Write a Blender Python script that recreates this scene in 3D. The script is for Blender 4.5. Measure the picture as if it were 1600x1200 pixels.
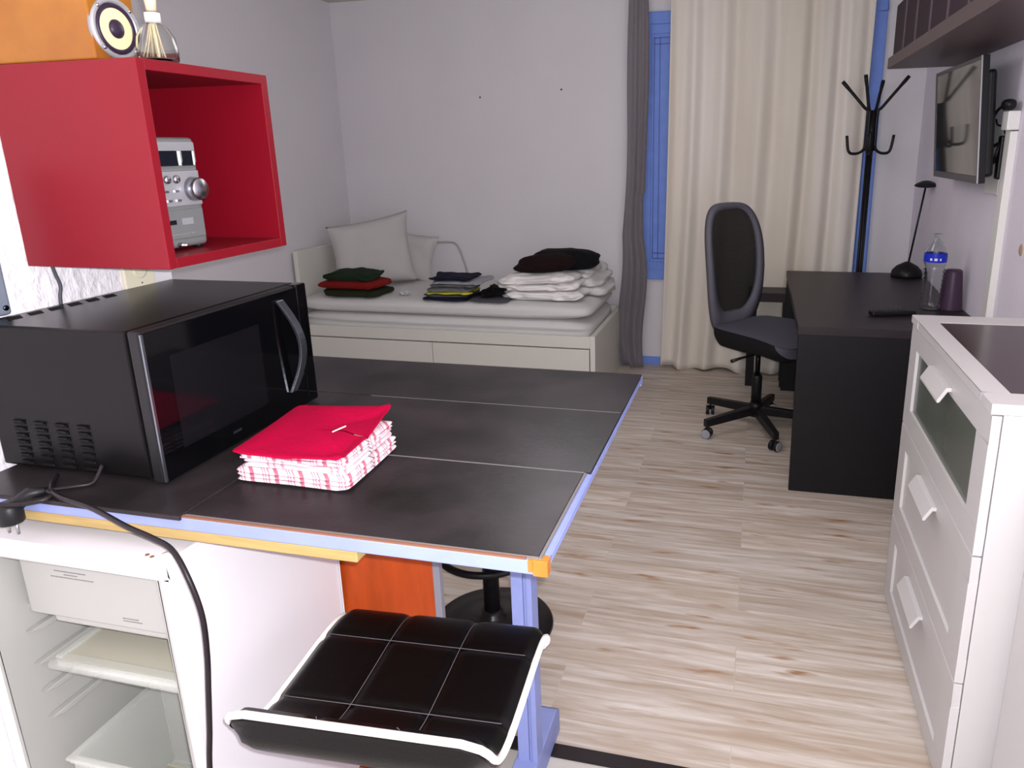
import bpy, math, random
from mathutils import Vector, Matrix, noise
random.seed(7)
PI = math.pi
S = bpy.context.scene
for o in list(bpy.data.objects): bpy.data.objects.remove(o)
C = S.collection

# ---------------------------------------------------------------- camera
EYE = Vector((0, 0, 1.44))
p_, y_, r_ = .2675, -.2494, -.0185
fwd = Vector((math.sin(y_)*math.cos(p_), math.cos(y_)*math.cos(p_), -math.sin(p_)))
right = Vector((math.cos(y_), -math.sin(y_), 0)); up = right.cross(fwd)
R_ = right*math.cos(r_)+up*math.sin(r_); U_ = -right*math.sin(r_)+up*math.cos(r_)
cd = bpy.data.cameras.new('camera'); cam = bpy.data.objects.new('camera', cd); C.objects.link(cam)
m = Matrix((R_, U_, -fwd)).transposed().to_4x4(); m.translation = EYE; cam.matrix_world = m
cd.sensor_fit = 'HORIZONTAL'; cd.sensor_width = 36; cd.lens = 36*1130.06/1600
cd.shift_x = (800-895.6)/1600; cd.shift_y = (542.6-600)/1600; cd.clip_start = .02
S.camera = cam

# ---------------------------------------------------------------- world, lights, exposure
w = bpy.data.worlds.new('night'); S.world = w; w.use_nodes = True
w.node_tree.nodes['Background'].inputs[0].default_value = (.02, .025, .04, 1)
w.node_tree.nodes['Background'].inputs[1].default_value = .3
def light(name, kind, loc, power, col, size):
    l = bpy.data.lights.new(name, kind); l.energy = power; l.color = col
    if kind == 'POINT': l.shadow_soft_size = size
    o = bpy.data.objects.new(name, l); o.location = loc; C.objects.link(o); return o
light('phone_flash', 'POINT', EYE+R_*.012+U_*.018, 122, (.955, .972, 1), .006)
light('back_room_fill', 'POINT', (-.7, 2.7, 2.0), 20, (.96, .975, 1), .35)  # added unseen soft fill to brighten the back room, not a real fixture
vs = S.view_settings; vs.view_transform = 'Standard'; vs.look = 'None'; vs.gamma = 1; vs.use_curve_mapping = False
vs.exposure = 0.0

# ---------------------------------------------------------------- materials
def lin(c): return tuple((x/12.92 if x <= .04045 else ((x+.055)/1.055)**2.4) for x in [v/255 for v in c])
MATS = {}
def mat(name, col, rough=.5, metal=0, noise_amt=0, scale=8, bump=0, bscale=60, spec=.3, coat=0, col2=None, trans=0, sheen=0, ior=1.45, emis=0, alpha=1, stretch=None):
    if name in MATS: return MATS[name]
    M = bpy.data.materials.new(name); M.use_nodes = True; nt = M.node_tree; N = nt.nodes; Lk = nt.links
    b = N['Principled BSDF']; c = lin(col)+(1,)
    b.inputs['Base Color'].default_value = c; b.inputs['Roughness'].default_value = rough
    b.inputs['Metallic'].default_value = metal; b.inputs['Specular IOR Level'].default_value = spec
    b.inputs['Coat Weight'].default_value = coat; b.inputs['Transmission Weight'].default_value = trans
    b.inputs['Sheen Weight'].default_value = sheen; b.inputs['IOR'].default_value = ior; b.inputs['Alpha'].default_value = alpha
    if emis:
        b.inputs['Emission Color'].default_value = c; b.inputs['Emission Strength'].default_value = emis
    tc = N.new('ShaderNodeTexCoord'); mp = N.new('ShaderNodeMapping'); Lk.new(tc.outputs['Object'], mp.inputs[0])
    if stretch: mp.inputs['Scale'].default_value = stretch
    if noise_amt or col2:
        n = N.new('ShaderNodeTexNoise'); n.inputs['Scale'].default_value = scale; n.inputs['Detail'].default_value = 6
        Lk.new(mp.outputs[0], n.inputs['Vector'])
        mx = N.new('ShaderNodeMix'); mx.data_type = 'RGBA'
        rmp = N.new('ShaderNodeMapRange'); rmp.inputs[1].default_value = .3; rmp.inputs[2].default_value = .7
        Lk.new(n.outputs[0], rmp.inputs[0]); Lk.new(rmp.outputs[0], mx.inputs[0])
        c2 = lin(col2)+(1,) if col2 else tuple(v*(1-noise_amt) for v in c[:3])+(1,)
        mx.inputs[6].default_value = c; mx.inputs[7].default_value = c2
        Lk.new(mx.outputs[2], b.inputs['Base Color'])
    if bump:
        n2 = N.new('ShaderNodeTexNoise'); n2.inputs['Scale'].default_value = bscale; n2.inputs['Detail'].default_value = 5
        Lk.new(mp.outputs[0], n2.inputs['Vector'])
        bp = N.new('ShaderNodeBump'); bp.inputs['Strength'].default_value = bump; bp.inputs['Distance'].default_value = .004
        Lk.new(n2.outputs[0], bp.inputs['Height']); Lk.new(bp.outputs[0], b.inputs['Normal'])
    MATS[name] = M; return M

def nodes_of(M): return M.node_tree.nodes, M.node_tree.links, M.node_tree.nodes['Principled BSDF']

def floor_mat():
    M = mat('laminate_floor', (176, 162, 150), rough=.42, spec=.45); N, Lk, b = nodes_of(M)
    tc = N.new('ShaderNodeTexCoord')
    br = N.new('ShaderNodeTexBrick'); br.offset = .37; br.inputs['Scale'].default_value = 1
    br.inputs['Brick Width'].default_value = 1.28; br.inputs['Row Height'].default_value = .19
    br.inputs['Mortar Size'].default_value = .0012; br.inputs['Bias'].default_value = 0
    br.inputs['Color1'].default_value = (.15, .15, .15, 1); br.inputs['Color2'].default_value = (.9, .9, .9, 1); br.inputs['Mortar'].default_value = (.5, .5, .5, 1)
    Lk.new(tc.outputs['Object'], br.inputs['Vector'])
    mp = N.new('ShaderNodeMapping'); mp.inputs['Scale'].default_value = (1.1, 16, 1)
    add = N.new('ShaderNodeVectorMath'); add.operation = 'ADD'
    sc = N.new('ShaderNodeVectorMath'); sc.operation = 'SCALE'; sc.inputs[3].default_value = 7.3
    Lk.new(br.outputs['Color'], sc.inputs[0]); Lk.new(tc.outputs['Object'], mp.inputs[0]); Lk.new(mp.outputs[0], add.inputs[0]); Lk.new(sc.outputs[0], add.inputs[1])
    n = N.new('ShaderNodeTexNoise'); n.inputs['Scale'].default_value = 2.2; n.inputs['Detail'].default_value = 9; n.inputs['Roughness'].default_value = .6; n.inputs['Distortion'].default_value = .5
    Lk.new(add.outputs[0], n.inputs['Vector'])
    cr = N.new('ShaderNodeValToRGB'); e = cr.color_ramp.elements
    e[0].position = .30; e[0].color = lin((178, 156, 136))+(1,); e[1].position = .72; e[1].color = lin((232, 223, 216))+(1,)
    k = e.new(.46); k.color = lin((196, 180, 166))+(1,); k = e.new(.57); k.color = lin((212, 200, 190))+(1,)
    Lk.new(n.outputs[0], cr.inputs[0])
    mx = N.new('ShaderNodeMix'); mx.data_type = 'RGBA'; mx.blend_type = 'MULTIPLY'; mx.inputs[0].default_value = 1
    pl = N.new('ShaderNodeMapRange'); pl.inputs[3].default_value = .82; pl.inputs[4].default_value = 1.04
    Lk.new(br.outputs['Color'], pl.inputs[0]); Lk.new(cr.outputs[0], mx.inputs[6]); Lk.new(pl.outputs[0], mx.inputs[7])
    # dark knots
    mp2 = N.new('ShaderNodeMapping'); mp2.inputs['Scale'].default_value = (2.5, 14, 1); Lk.new(tc.outputs['Object'], mp2.inputs[0])
    n2 = N.new('ShaderNodeTexNoise'); n2.inputs['Scale'].default_value = 1.7; n2.inputs['Detail'].default_value = 3; Lk.new(mp2.outputs[0], n2.inputs['Vector'])
    r2 = N.new('ShaderNodeMapRange'); r2.inputs[1].default_value = .62; r2.inputs[2].default_value = .74; Lk.new(n2.outputs[0], r2.inputs[0])
    mx2 = N.new('ShaderNodeMix'); mx2.data_type = 'RGBA'; mx2.inputs[7].default_value = lin((160, 118, 82))+(1,)
    Lk.new(r2.outputs[0], mx2.inputs[0]); Lk.new(mx.outputs[2], mx2.inputs[6])
    mo = N.new('ShaderNodeMix'); mo.data_type = 'RGBA'; mo.inputs[7].default_value = lin((194, 180, 168))+(1,)
    Lk.new(br.outputs['Fac'], mo.inputs[0]); Lk.new(mx2.outputs[2], mo.inputs[6]); Lk.new(mo.outputs[2], b.inputs['Base Color'])
    return M

def checks_mat(name, base, c1, c2, pitch=.045, fine=True):
    """tea towel: pale cloth crossed by pink bands and thin lines"""
    M = mat(name, base, rough=.9, bump=.15, bscale=400); N, Lk, b = nodes_of(M)
    tc = N.new('ShaderNodeTexCoord'); sp = N.new('ShaderNodeSeparateXYZ'); Lk.new(tc.outputs['Object'], sp.inputs[0])
    sm = N.new('ShaderNodeMath'); sm.operation = 'ADD'; Lk.new(sp.outputs[0], sm.inputs[0]); Lk.new(sp.outputs[1], sm.inputs[1])
    COORD = {0: sm.outputs[0], 2: sp.outputs[2]}
    last = None
    def band(axis, per, off, wd, col, prev):
        a = N.new('ShaderNodeMath'); a.operation = 'ADD'; a.inputs[1].default_value = off+10*per; Lk.new(COORD[axis], a.inputs[0])
        md = N.new('ShaderNodeMath'); md.operation = 'MODULO'; md.inputs[1].default_value = per; Lk.new(a.outputs[0], md.inputs[0])
        lt = N.new('ShaderNodeMath'); lt.operation = 'LESS_THAN'; lt.inputs[1].default_value = wd; Lk.new(md.outputs[0], lt.inputs[0])
        mx = N.new('ShaderNodeMix'); mx.data_type = 'RGBA'; mx.inputs[7].default_value = lin(col)+(1,)
        ml = N.new('ShaderNodeMath'); ml.operation = 'MULTIPLY'; ml.inputs[1].default_value = .8; Lk.new(lt.outputs[0], ml.inputs[0])
        Lk.new(ml.outputs[0], mx.inputs[0])
        if prev is None: mx.inputs[6].default_value = lin(base)+(1,)
        else: Lk.new(prev, mx.inputs[6])
        return mx.outputs[2]
    for ax in (0,):
        last = band(2, .0095, .002, .0009, c2, last)
        last = band(ax, pitch*2, 0, pitch*.34, c1, last)
        if fine:
            last = band(ax, pitch*2, pitch*.75, pitch*.07, c2, last)
            last = band(ax, pitch*2, pitch*.95, pitch*.07, c2, last)
            last = band(ax, pitch*2, pitch*.5, pitch*.10, c2, last)
    Lk.new(last, b.inputs['Base Color']); return M

white_wall = mat('white_wall_paint', (218, 214, 218), rough=.75, bump=.25, bscale=45, noise_amt=.04, scale=3)
rough_wall = mat('textured_plaster', (236, 230, 234), rough=.6, bump=1.0, bscale=34, noise_amt=.04, scale=5, stretch=(1, 1.6, 1))
for n_ in rough_wall.node_tree.nodes:
    if n_.type == 'BUMP': n_.inputs['Distance'].default_value = .008
grey_wall = mat('right_wall_paint', (236, 228, 240), rough=.75, bump=.35, bscale=55, noise_amt=.06, scale=4)
ceil_m = mat('ceiling_paint', (205, 198, 190), rough=.8, bump=.1)
blue = mat('blue_paint', (118, 148, 226), rough=.5, noise_amt=.12, scale=12)
lav = mat('lavender_paint', (132, 142, 192), rough=.5, noise_amt=.1, scale=20, bump=.1)
chip = mat('bare_wood', (176, 112, 44), rough=.6, noise_amt=.25, scale=30)
pine = mat('yellow_wood', (172, 146, 92), rough=.55, noise_amt=.25, scale=9, stretch=(1, 12, 12))
orange = mat('orange_wood_laminate', (178, 70, 20), rough=.42, noise_amt=.3, scale=6, stretch=(7, 7, 1.2))
honey = mat('honey_wood', (150, 94, 24), rough=.4, noise_amt=.16, scale=14, col2=(136, 80, 18), coat=.3)
tile = mat('dark_slate_tile', (52, 45, 48), rough=.3, col2=(20, 19, 18), scale=5.5, bump=.06, bscale=90, spec=.16)
grout = mat('pale_joint', (110, 106, 106), rough=.6)
edge_brown = mat('brown_edge', (122, 82, 62), rough=.6)
red = mat('red_lacquer', (118, 6, 24), rough=.45, spec=.35, noise_amt=.05)
redin = mat('red_lacquer_inside', (124, 2, 16), rough=.4, spec=.3)
blackp = mat('black_plastic', (22, 21, 23), rough=.42)
blackm = mat('black_enamel_metal', (12, 10, 11), rough=.28, bump=.05, bscale=300, spec=.18)
blackg = mat('black_gloss', (6, 6, 8), rough=.06, spec=.6)
blackwin = mat('microwave_window', (16, 15, 18), rough=.12, spec=.4)
blackvoid = mat('dark_recess', (4, 4, 5), rough=.9)
chrome = mat('chrome', (170, 170, 176), rough=.28, metal=1)
steelh = mat('satin_grey_metal', (120, 124, 132), rough=.25, metal=.9)
silver = mat('silver_plastic', (168, 168, 172), rough=.35, metal=.5)
silver2 = mat('pale_silver_plastic', (118, 120, 120), rough=.4, metal=.3)
white = mat('white_lacquer', (202, 198, 198), rough=.35, noise_amt=.02)
whitep = mat('white_plastic', (228, 226, 222), rough=.3)
fridgew = mat('fridge_white', (216, 213, 217), rough=.3)
liner = mat('fridge_liner', (166, 165, 160), rough=.35)
clear = mat('clear_plastic', (226, 228, 220), rough=.12, alpha=.30, spec=.6)
frost = mat('frosted_plastic', (176, 172, 156), rough=.4)
glassy = mat('clear_glass', (250, 252, 250), rough=.02, trans=1, ior=1.3)
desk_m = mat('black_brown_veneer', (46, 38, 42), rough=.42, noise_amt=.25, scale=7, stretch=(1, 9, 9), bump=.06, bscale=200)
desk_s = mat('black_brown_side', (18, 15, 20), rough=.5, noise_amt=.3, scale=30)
shelf_m = mat('dark_brown_shelf', (92, 76, 78), rough=.45, noise_amt=.1, scale=20)
box_m = mat('dark_plum_card', (60, 44, 54), rough=.7, noise_amt=.2, scale=40)
boxedge = mat('box_seam', (98, 84, 92), rough=.6)
glasstop = mat('smoked_glass_top', (58, 42, 44), rough=.16, noise_amt=.1, scale=12)
greyglass = mat('grey_green_glass_panel', (92, 98, 90), rough=.2, noise_amt=.15, scale=4)
sheet = mat('white_bed_linen', (210, 208, 206), rough=.9, bump=.2, bscale=40)
pillow_m = mat('pillow_cotton', (188, 184, 182), rough=.9, bump=.3, bscale=60)
duvet_m = mat('duvet_cotton', (236, 232, 230), rough=.9, bump=.5, bscale=28)
bed_m = mat('bed_white', (214, 212, 204), rough=.45)
chair_g = mat('grey_chair_plastic', (92, 90, 100), rough=.6)
chair_f = mat('grey_seat_fabric', (84, 82, 94), rough=.9, bump=.2, bscale=300)
chair_k = mat('black_seat_side', (16, 15, 18), rough=.85)
leather = mat('black_leatherette', (5, 4, 5), rough=.36, bump=.12, bscale=260, spec=.32)
piping = mat('white_piping', (238, 230, 224), rough=.5)
stitch = mat('grey_stitching', (86, 80, 84), rough=.8)
cream = mat('cream_cone_paper', (226, 208, 160), rough=.6)
rubber = mat('dark_rubber', (44, 30, 50), rough=.4)
reed = mat('reed_sticks', (230, 214, 176), rough=.7)
tan = mat('tan_neck_wrap', (222, 190, 160), rough=.6)
hotpink = mat('raspberry_towel', (156, 0, 48), rough=.9, spec=.1, bump=.3, bscale=120)
tv_scr = mat('tv_screen', (58, 58, 56), rough=.06, spec=1, ior=2.6)
label_blue = mat('blue_label', (30, 50, 190), rough=.35)
bottle_m = mat('pet_bottle', (246, 249, 250), rough=.03, trans=1, ior=1.4)
plum = mat('plum_tumbler', (70, 50, 70), rough=.4)
green_d = mat('dark_green_cloth', (24, 42, 26), rough=.95, bump=.3, bscale=200)
green_o = mat('olive_green_cloth', (34, 40, 20), rough=.95, bump=.3, bscale=200)
red_c = mat('dark_red_cloth', (122, 22, 18), rough=.95, bump=.3, bscale=200)
navy = mat('navy_cloth', (20, 20, 44), rough=.95, bump=.3, bscale=200)
grey_c = mat('grey_cloth', (112, 112, 114), rough=.95, bump=.3, bscale=200)
lgrey_c = mat('light_grey_cloth', (150, 150, 158), rough=.95, bump=.3, bscale=200)
dgrey_c = mat('dark_grey_cloth', (78, 78, 84), rough=.95, bump=.3, bscale=200)
yellow_c = mat('yellow_cloth', (196, 190, 40), rough=.95)
black_c = mat('black_cloth', (10, 10, 14), rough=.98, bump=.3, bscale=200)
maroon_c = mat('maroon_black_cloth', (26, 10, 10), rough=.98, bump=.3, bscale=200)
cable_m = mat('black_cable', (26, 20, 24), rough=.4)
darkgrey_cable = mat('grey_cable', (70, 70, 76), rough=.5)
outlet_m = mat('beige_outlet', (222, 214, 190), rough=.4)
greyplate = mat('grey_plate', (110, 118, 130), rough=.35)
screwm = mat('screw', (60, 62, 70), rough=.3, metal=1)
glint = mat('crumpled_clear_film', (225, 228, 230), rough=.15, metal=.7)
kitchen_floor_m = mat('pale_kitchen_floor', (190, 184, 176), rough=.5, noise_amt=.08, scale=6)
strip_m = mat('black_threshold', (34, 26, 28), rough=.4)
text_m = mat('grey_print', (120, 120, 116), rough=.7)
stain_m = mat('brown_stain', (186, 160, 140), rough=.8)
purplek = mat('lilac_plastic', (120, 108, 170), rough=.5)

def curtain_mat(name, col, col2, rough, trans, folds):
    M = mat(name, col, rough=rough, sheen=.3, col2=col2, scale=1.2, stretch=(3, 3, .4), bump=.12, bscale=500); return M
beige_cur = curtain_mat('beige_satin_curtain', (228, 220, 212), (214, 204, 190), .42, 0, 0)
grey_cur = curtain_mat('grey_curtain', (122, 116, 122), (104, 98, 104), .8, 0, 0)
checkA = checks_mat('pink_check_cloth', (216, 204, 209), (176, 50, 86), (186, 76, 108), .024)
checkB = checks_mat('faint_stripe_cloth', (214, 207, 210), (226, 190, 200), (204, 130, 150), .06)
def mesh_mat():
    M = mat('black_chair_mesh', (12, 12, 13), rough=.6); N, Lk, b = nodes_of(M)
    tc = N.new('ShaderNodeTexCoord'); mp = N.new('ShaderNodeMapping'); mp.inputs['Scale'].default_value = (260, 260, 260); Lk.new(tc.outputs['Object'], mp.inputs[0])
    ck = N.new('ShaderNodeTexChecker'); ck.inputs['Scale'].default_value = 1; Lk.new(mp.outputs[0], ck.inputs['Vector'])
    mr = N.new('ShaderNodeMapRange'); mr.inputs[3].default_value = 1; mr.inputs[4].default_value = .88; Lk.new(ck.outputs['Fac'], mr.inputs[0])
    Lk.new(mr.outputs[0], b.inputs['Alpha']); return M
mesh_m = mesh_mat()

# ---------------------------------------------------------------- mesh helpers
ROOT = {}
def origin(parent):
    while parent is not None:
        if parent.name in ROOT: return Vector(ROOT[parent.name])
        parent = parent.parent
    return Vector((0, 0, 0))
class MB:
    def __init__(s): s.v = []; s.f = []; s.sm = []
    def add(s, v, f, smooth=False):
        n = len(s.v); s.v += [Vector(x) for x in v]; s.f += [[i+n for i in q] for q in f]; s.sm += [smooth]*len(f); return s
    def box(s, x0, x1, y0, y1, z0, z1):
        v = [(x, y, z) for z in (z0, z1) for y in (y0, y1) for x in (x0, x1)]
        return s.add(v, [(0, 2, 3, 1), (4, 5, 7, 6), (0, 1, 5, 4), (2, 6, 7, 3), (0, 4, 6, 2), (1, 3, 7, 5)])
    def obox(s, c, size, M):
        """box rotated by 3x3 M about centre c"""
        hx, hy, hz = [q/2 for q in size]; c = Vector(c)
        v = [c+M@Vector((x, y, z)) for z in (-hz, hz) for y in (-hy, hy) for x in (-hx, hx)]
        return s.add(v, [(0, 2, 3, 1), (4, 5, 7, 6), (0, 1, 5, 4), (2, 6, 7, 3), (0, 4, 6, 2), (1, 3, 7, 5)])
    def tube(s, path, r, n=10, cap=True, closed=False):
        P = [Vector(q) for q in path]; L = len(P); rr = r if isinstance(r, (list, tuple)) else [r]*L
        vs_, prev = [], None
        for i, q in enumerate(P):
            if closed: t = (P[(i+1) % L]-P[i-1])
            else: t = (P[min(i+1, L-1)]-P[max(i-1, 0)])
            t.normalize()
            if prev is None:
                a = Vector((0, 0, 1)) if abs(t.z) < .9 else Vector((1, 0, 0)); nrm = t.cross(a).normalized()
            else:
                nrm = (prev-t*prev.dot(t)).normalized()
            prev = nrm; bn = t.cross(nrm)
            for k in range(n):
                a = 2*PI*k/n; vs_.append(q+nrm*math.cos(a)*rr[i]+bn*math.sin(a)*rr[i])
        fs = []
        for i in range(L if closed else L-1):
            j = (i+1) % L
            for k in range(n): fs.append((i*n+k, i*n+(k+1) % n, j*n+(k+1) % n, j*n+k))
        s.add(vs_, fs, True)
        if cap and not closed:
            b = len(s.v)-len(vs_); s.f += [[b+k for k in range(n)][::-1], [b+(L-1)*n+k for k in range(n)]]; s.sm += [False, False]
        return s
    def lathe(s, prof, c=(0, 0, 0), n=32, axis='Z', M=None):
        c = Vector(c); vs_ = []
        for r, h in prof:
            for k in range(n):
                a = 2*PI*k/n; q = Vector((r*math.cos(a), r*math.sin(a), h))
                if axis == 'X': q = Vector((h, q.x, q.y))
                if axis == 'Y': q = Vector((q.x, h, q.y))
                if M is not None: q = M@q
                vs_.append(c+q)
        fs = []
        for i in range(len(prof)-1):
            for k in range(n): fs.append((i*n+k, i*n+(k+1) % n, (i+1)*n+(k+1) % n, (i+1)*n+k))
        s.add(vs_, fs, True)
        b = len(s.v)-len(vs_)
        if prof[0][0] > 1e-4: s.f.append([b+k for k in range(n)][::-1]); s.sm.append(False)
        if prof[-1][0] > 1e-4: s.f.append([b+(len(prof)-1)*n+k for k in range(n)]); s.sm.append(False)
        return s
    def grid(s, fn, nu, nv, smooth=True):
        vs_ = [fn(i/nu, j/nv) for j in range(nv+1) for i in range(nu+1)]
        fs = [(j*(nu+1)+i, j*(nu+1)+i+1, (j+1)*(nu+1)+i+1, (j+1)*(nu+1)+i) for j in range(nv) for i in range(nu)]
        return s.add(vs_, fs, smooth)
    def prism(s, poly, fn, smooth=False):
        """poly: 2-D outline, fn(a,b,t) -> 3-D with t in 0/1"""
        n = len(poly); v = [fn(a, b, 0) for a, b in poly]+[fn(a, b, 1) for a, b in poly]
        f = [list(range(n))[::-1], [n+i for i in range(n)]]+[(i, (i+1) % n, n+(i+1) % n, n+i) for i in range(n)]
        return s.add(v, f, smooth)
    def soft(s, c, hx, hy, hz, rz=0, e=.35, ez=.6, amp=.003, freq=9, seed=0, nu=56, nv=14, tilt=(0, 0)):
        """soft slab (folded cloth): super-ellipsoid with wrinkles"""
        c = Vector(c); cz, sz = math.cos(rz), math.sin(rz)
        def sp(x, e_): return math.copysign(abs(x)**e_, x)
        def fn(u, v):
            a = 2*PI*u; b = PI*(v-.5)
            cb = sp(math.cos(b), ez)
            x = hx*cb*sp(math.cos(a), e); y = hy*cb*sp(math.sin(a), e); z = hz*sp(math.sin(b), ez)
            z += tilt[0]*x/hx+tilt[1]*y/hy
            q = Vector((x*freq+seed*3.1, y*freq+seed*1.7, z*freq*4))
            d = noise.noise(q); d2 = noise.noise(q*2.3+Vector((5, 5, 5)))
            k = (1+ (amp*6*d)/max(hx, .05)*1.0)
            X, Y = x*k, y*(1+amp*6*d2/max(hy, .05)); Z = z+amp*(d*1.6+d2*.8)*(1 if z > 0 else .25)
            return c+Vector((X*cz-Y*sz, X*sz+Y*cz, Z))
        return s.grid(fn, nu, nv)
    def build(s, name, mt, parent=None, bevel=0, subsurf=0, solid=0, seg=2, flat=False):
        o_ = origin(parent)
        me = bpy.data.meshes.new(name); me.from_pydata([v-o_ for v in s.v], [], s.f)
        for p, q in zip(me.polygons, s.sm): p.use_smooth = q and not flat
        me.validate(); me.update()
        import bmesh
        b = bmesh.new(); b.from_mesh(me); bmesh.ops.remove_doubles(b, verts=b.verts, dist=1e-6); bmesh.ops.recalc_face_normals(b, faces=b.faces); b.to_mesh(me); b.free()
        me.materials.append(mt)
        o = bpy.data.objects.new(name, me); C.objects.link(o)
        if parent is not None: o.parent = parent
        if solid: md = o.modifiers.new('thickness', 'SOLIDIFY'); md.thickness = solid; md.offset = 0
        if bevel:
            md = o.modifiers.new('bevel', 'BEVEL'); md.width = bevel; md.segments = seg; md.limit_method = 'ANGLE'; md.angle_limit = math.radians(40)
        if subsurf: md = o.modifiers.new('sub', 'SUBSURF'); md.levels = subsurf; md.render_levels = subsurf
        return o
def thing(name, label, cat, loc, rz=0, group=None, world=True):
    """empty at the thing's base; world=True: parts are modelled in world coordinates"""
    o = bpy.data.objects.new(name, None); C.objects.link(o); o.empty_display_size = .05
    o.location = loc; o.rotation_euler = (0, 0, rz); o['label'] = label; o['category'] = cat
    if group: o['group'] = group
    ROOT[o.name] = tuple(loc) if world else (0, 0, 0); return o
def tag(o, label, cat, group=None):
    o['label'] = label; o['category'] = cat
    if group: o['group'] = group
    return o
def struct(o): o['kind'] = 'structure'; return o
def box(x0, x1, y0, y1, z0, z1): return MB().box(x0, x1, y0, y1, z0, z1)
def arc(c, r, a0, a1, n, fn): return [fn(c[0]+r*math.cos(a0+(a1-a0)*i/n), c[1]+r*math.sin(a0+(a1-a0)*i/n)) for i in range(n+1)]
def smooth_path(pts, n=8):
    P = [Vector(q) for q in pts]; P = [P[0]*2-P[1]]+P+[P[-1]*2-P[-2]]; out = []
    for i in range(1, len(P)-2):
        for k in range(n):
            t = k/n; a, b, c, d = P[i-1], P[i], P[i+1], P[i+2]
            out.append(.5*((2*b)+(c-a)*t+(2*a-5*b+4*c-d)*t*t+(3*b-a-3*c+d)*t**3))
    out.append(P[-2]); return out
def rotz(a): return Matrix.Rotation(a, 3, 'Z')
def dup(root, loc, rz, label=None, group=None, name=None):
    r = root.copy(); C.objects.link(r); r.location = loc; r.rotation_euler = (0, 0, rz)
    if label: r['label'] = label
    if group: r['group'] = group
    for ch in list(root.children):
        c = ch.copy(); C.objects.link(c); c.parent = r
        for g in list(ch.children):
            d = g.copy(); C.objects.link(d); d.parent = c
    return r

# ================================================================ THE ROOM
XL, XK, XR, YB, YK, YF, ZC = -2.87, -1.30, .904, 4.77, 1.375, -1.3, 2.42
struct(box(XL-.1, XR+.1, 1.40, YB+.1, -.08, 0).build('floor', floor_mat()))
struct(box(XK-.1, XR+.1, YF-.1, 1.40, -.08, 0).build('floor_kitchen', kitchen_floor_m))
struct(box(XK, XR, 1.385, 1.425, 0, .006).build('trim_1', strip_m, bevel=.002))
struct(box(XL-.1, XR+.1, YB, YB+.1, 0, ZC).build('wall_back', white_wall))
struct(box(XL-.1, XL, YK, YB, 0, ZC).build('wall_left', white_wall))
struct(box(XL-.1, XK, YK-.12, YK, 0, ZC).build('wall_left_return', white_wall))
struct(box(XK-.12, XK, YF, YK-.12, 0, ZC).build('wall_left_kitchen', rough_wall))
struct(box(XR, XR+.1, YF, YB, 0, ZC).build('wall_right', grey_wall))
struct(box(XK-.12, XR+.1, YF-.1, YF, 0, ZC).build('wall_front', white_wall))
struct(box(XL-.1, XR+.1, YF-.1, YB+.1, ZC, ZC+.08).build('ceiling', ceil_m))
bb = MB(); bb.box(-.88, -.60, YB-.018, YB, 0, .055);
struct(bb.build('baseboard_back', blue, bevel=.003))

# window with blue wooden casement, behind the curtains
win = bpy.data.objects.new('window_1', None); C.objects.link(win); win.location = (0, YB, .595); ROOT[win.name] = (0, YB, .595); struct(win)
wx0, wx1, wz0, wz1 = -.80, .665, .595, 2.235
f = MB()
f.box(wx0, wx1, YB-.03, YB, wz0, wz0+.06); f.box(wx0, wx1, YB-.03, YB, wz1-.07, wz1)
f.box(wx0, wx0+.07, YB-.03, YB, wz0+.06, wz1-.07); f.box(wx1-.07, wx1, YB-.03, YB, wz0+.06, wz1-.07); f.box(-.10, -.04, YB-.03, YB, wz0+.06, wz1-.07)
f.build('window_frame', blue, win, bevel=.004)
for a, b in ((wx0+.07, -.10), (-.04, wx1-.07)):
    q = MB(); z0, z1 = wz0+.06, wz1-.07; t = .055
    q.box(a, b, YB-.022, YB-.004, z0, z0+t); q.box(a, b, YB-.022, YB-.004, z1-t, z1); q.box(a, a+t, YB-.022, YB-.004, z0+t, z1-t); q.box(b-t, b, YB-.022, YB-.004, z0+t, z1-t)
    sh = q.build('shutter_frame', blue, win, bevel=.003)
    box(a+t-.002, b-t+.002, YB-.012, YB-.003, z0+t, z1-t).build('shutter_panel', blue, sh)
    mo = MB()
    for k in (0, .035):
        mo.box(a+t+.012+k, a+t+.018+k, YB-.016, YB-.011, z0+t+.02, z1-t-.02)
        mo.box(a+t+.012, b-t-.012, YB-.016, YB-.011, z1-t-.026-k, z1-t-.02-k)
        mo.box(a+t+.012, b-t-.012, YB-.016, YB-.011, z0+t+.02+k, z0+t+.026+k)
    mo.build('moulding', mat('blue_shadow_line', (84, 106, 180), rough=.5), sh)
# nail holes on the back wall and a stain on the right one
for x, z in ((-1.821, 1.782), (-1.262, 1.811)):
    tag(MB().lathe([(0, 0), (.006, 0), (.005, -.004), (0, -.005)], (x, YB-.0005, z), 10, 'Y').build('wall_nail', screwm), 'tiny dark nail in the white back wall, '+('left' if x < -1.5 else 'right')+' one of two', 'nail', 'nails in the back wall')

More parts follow.
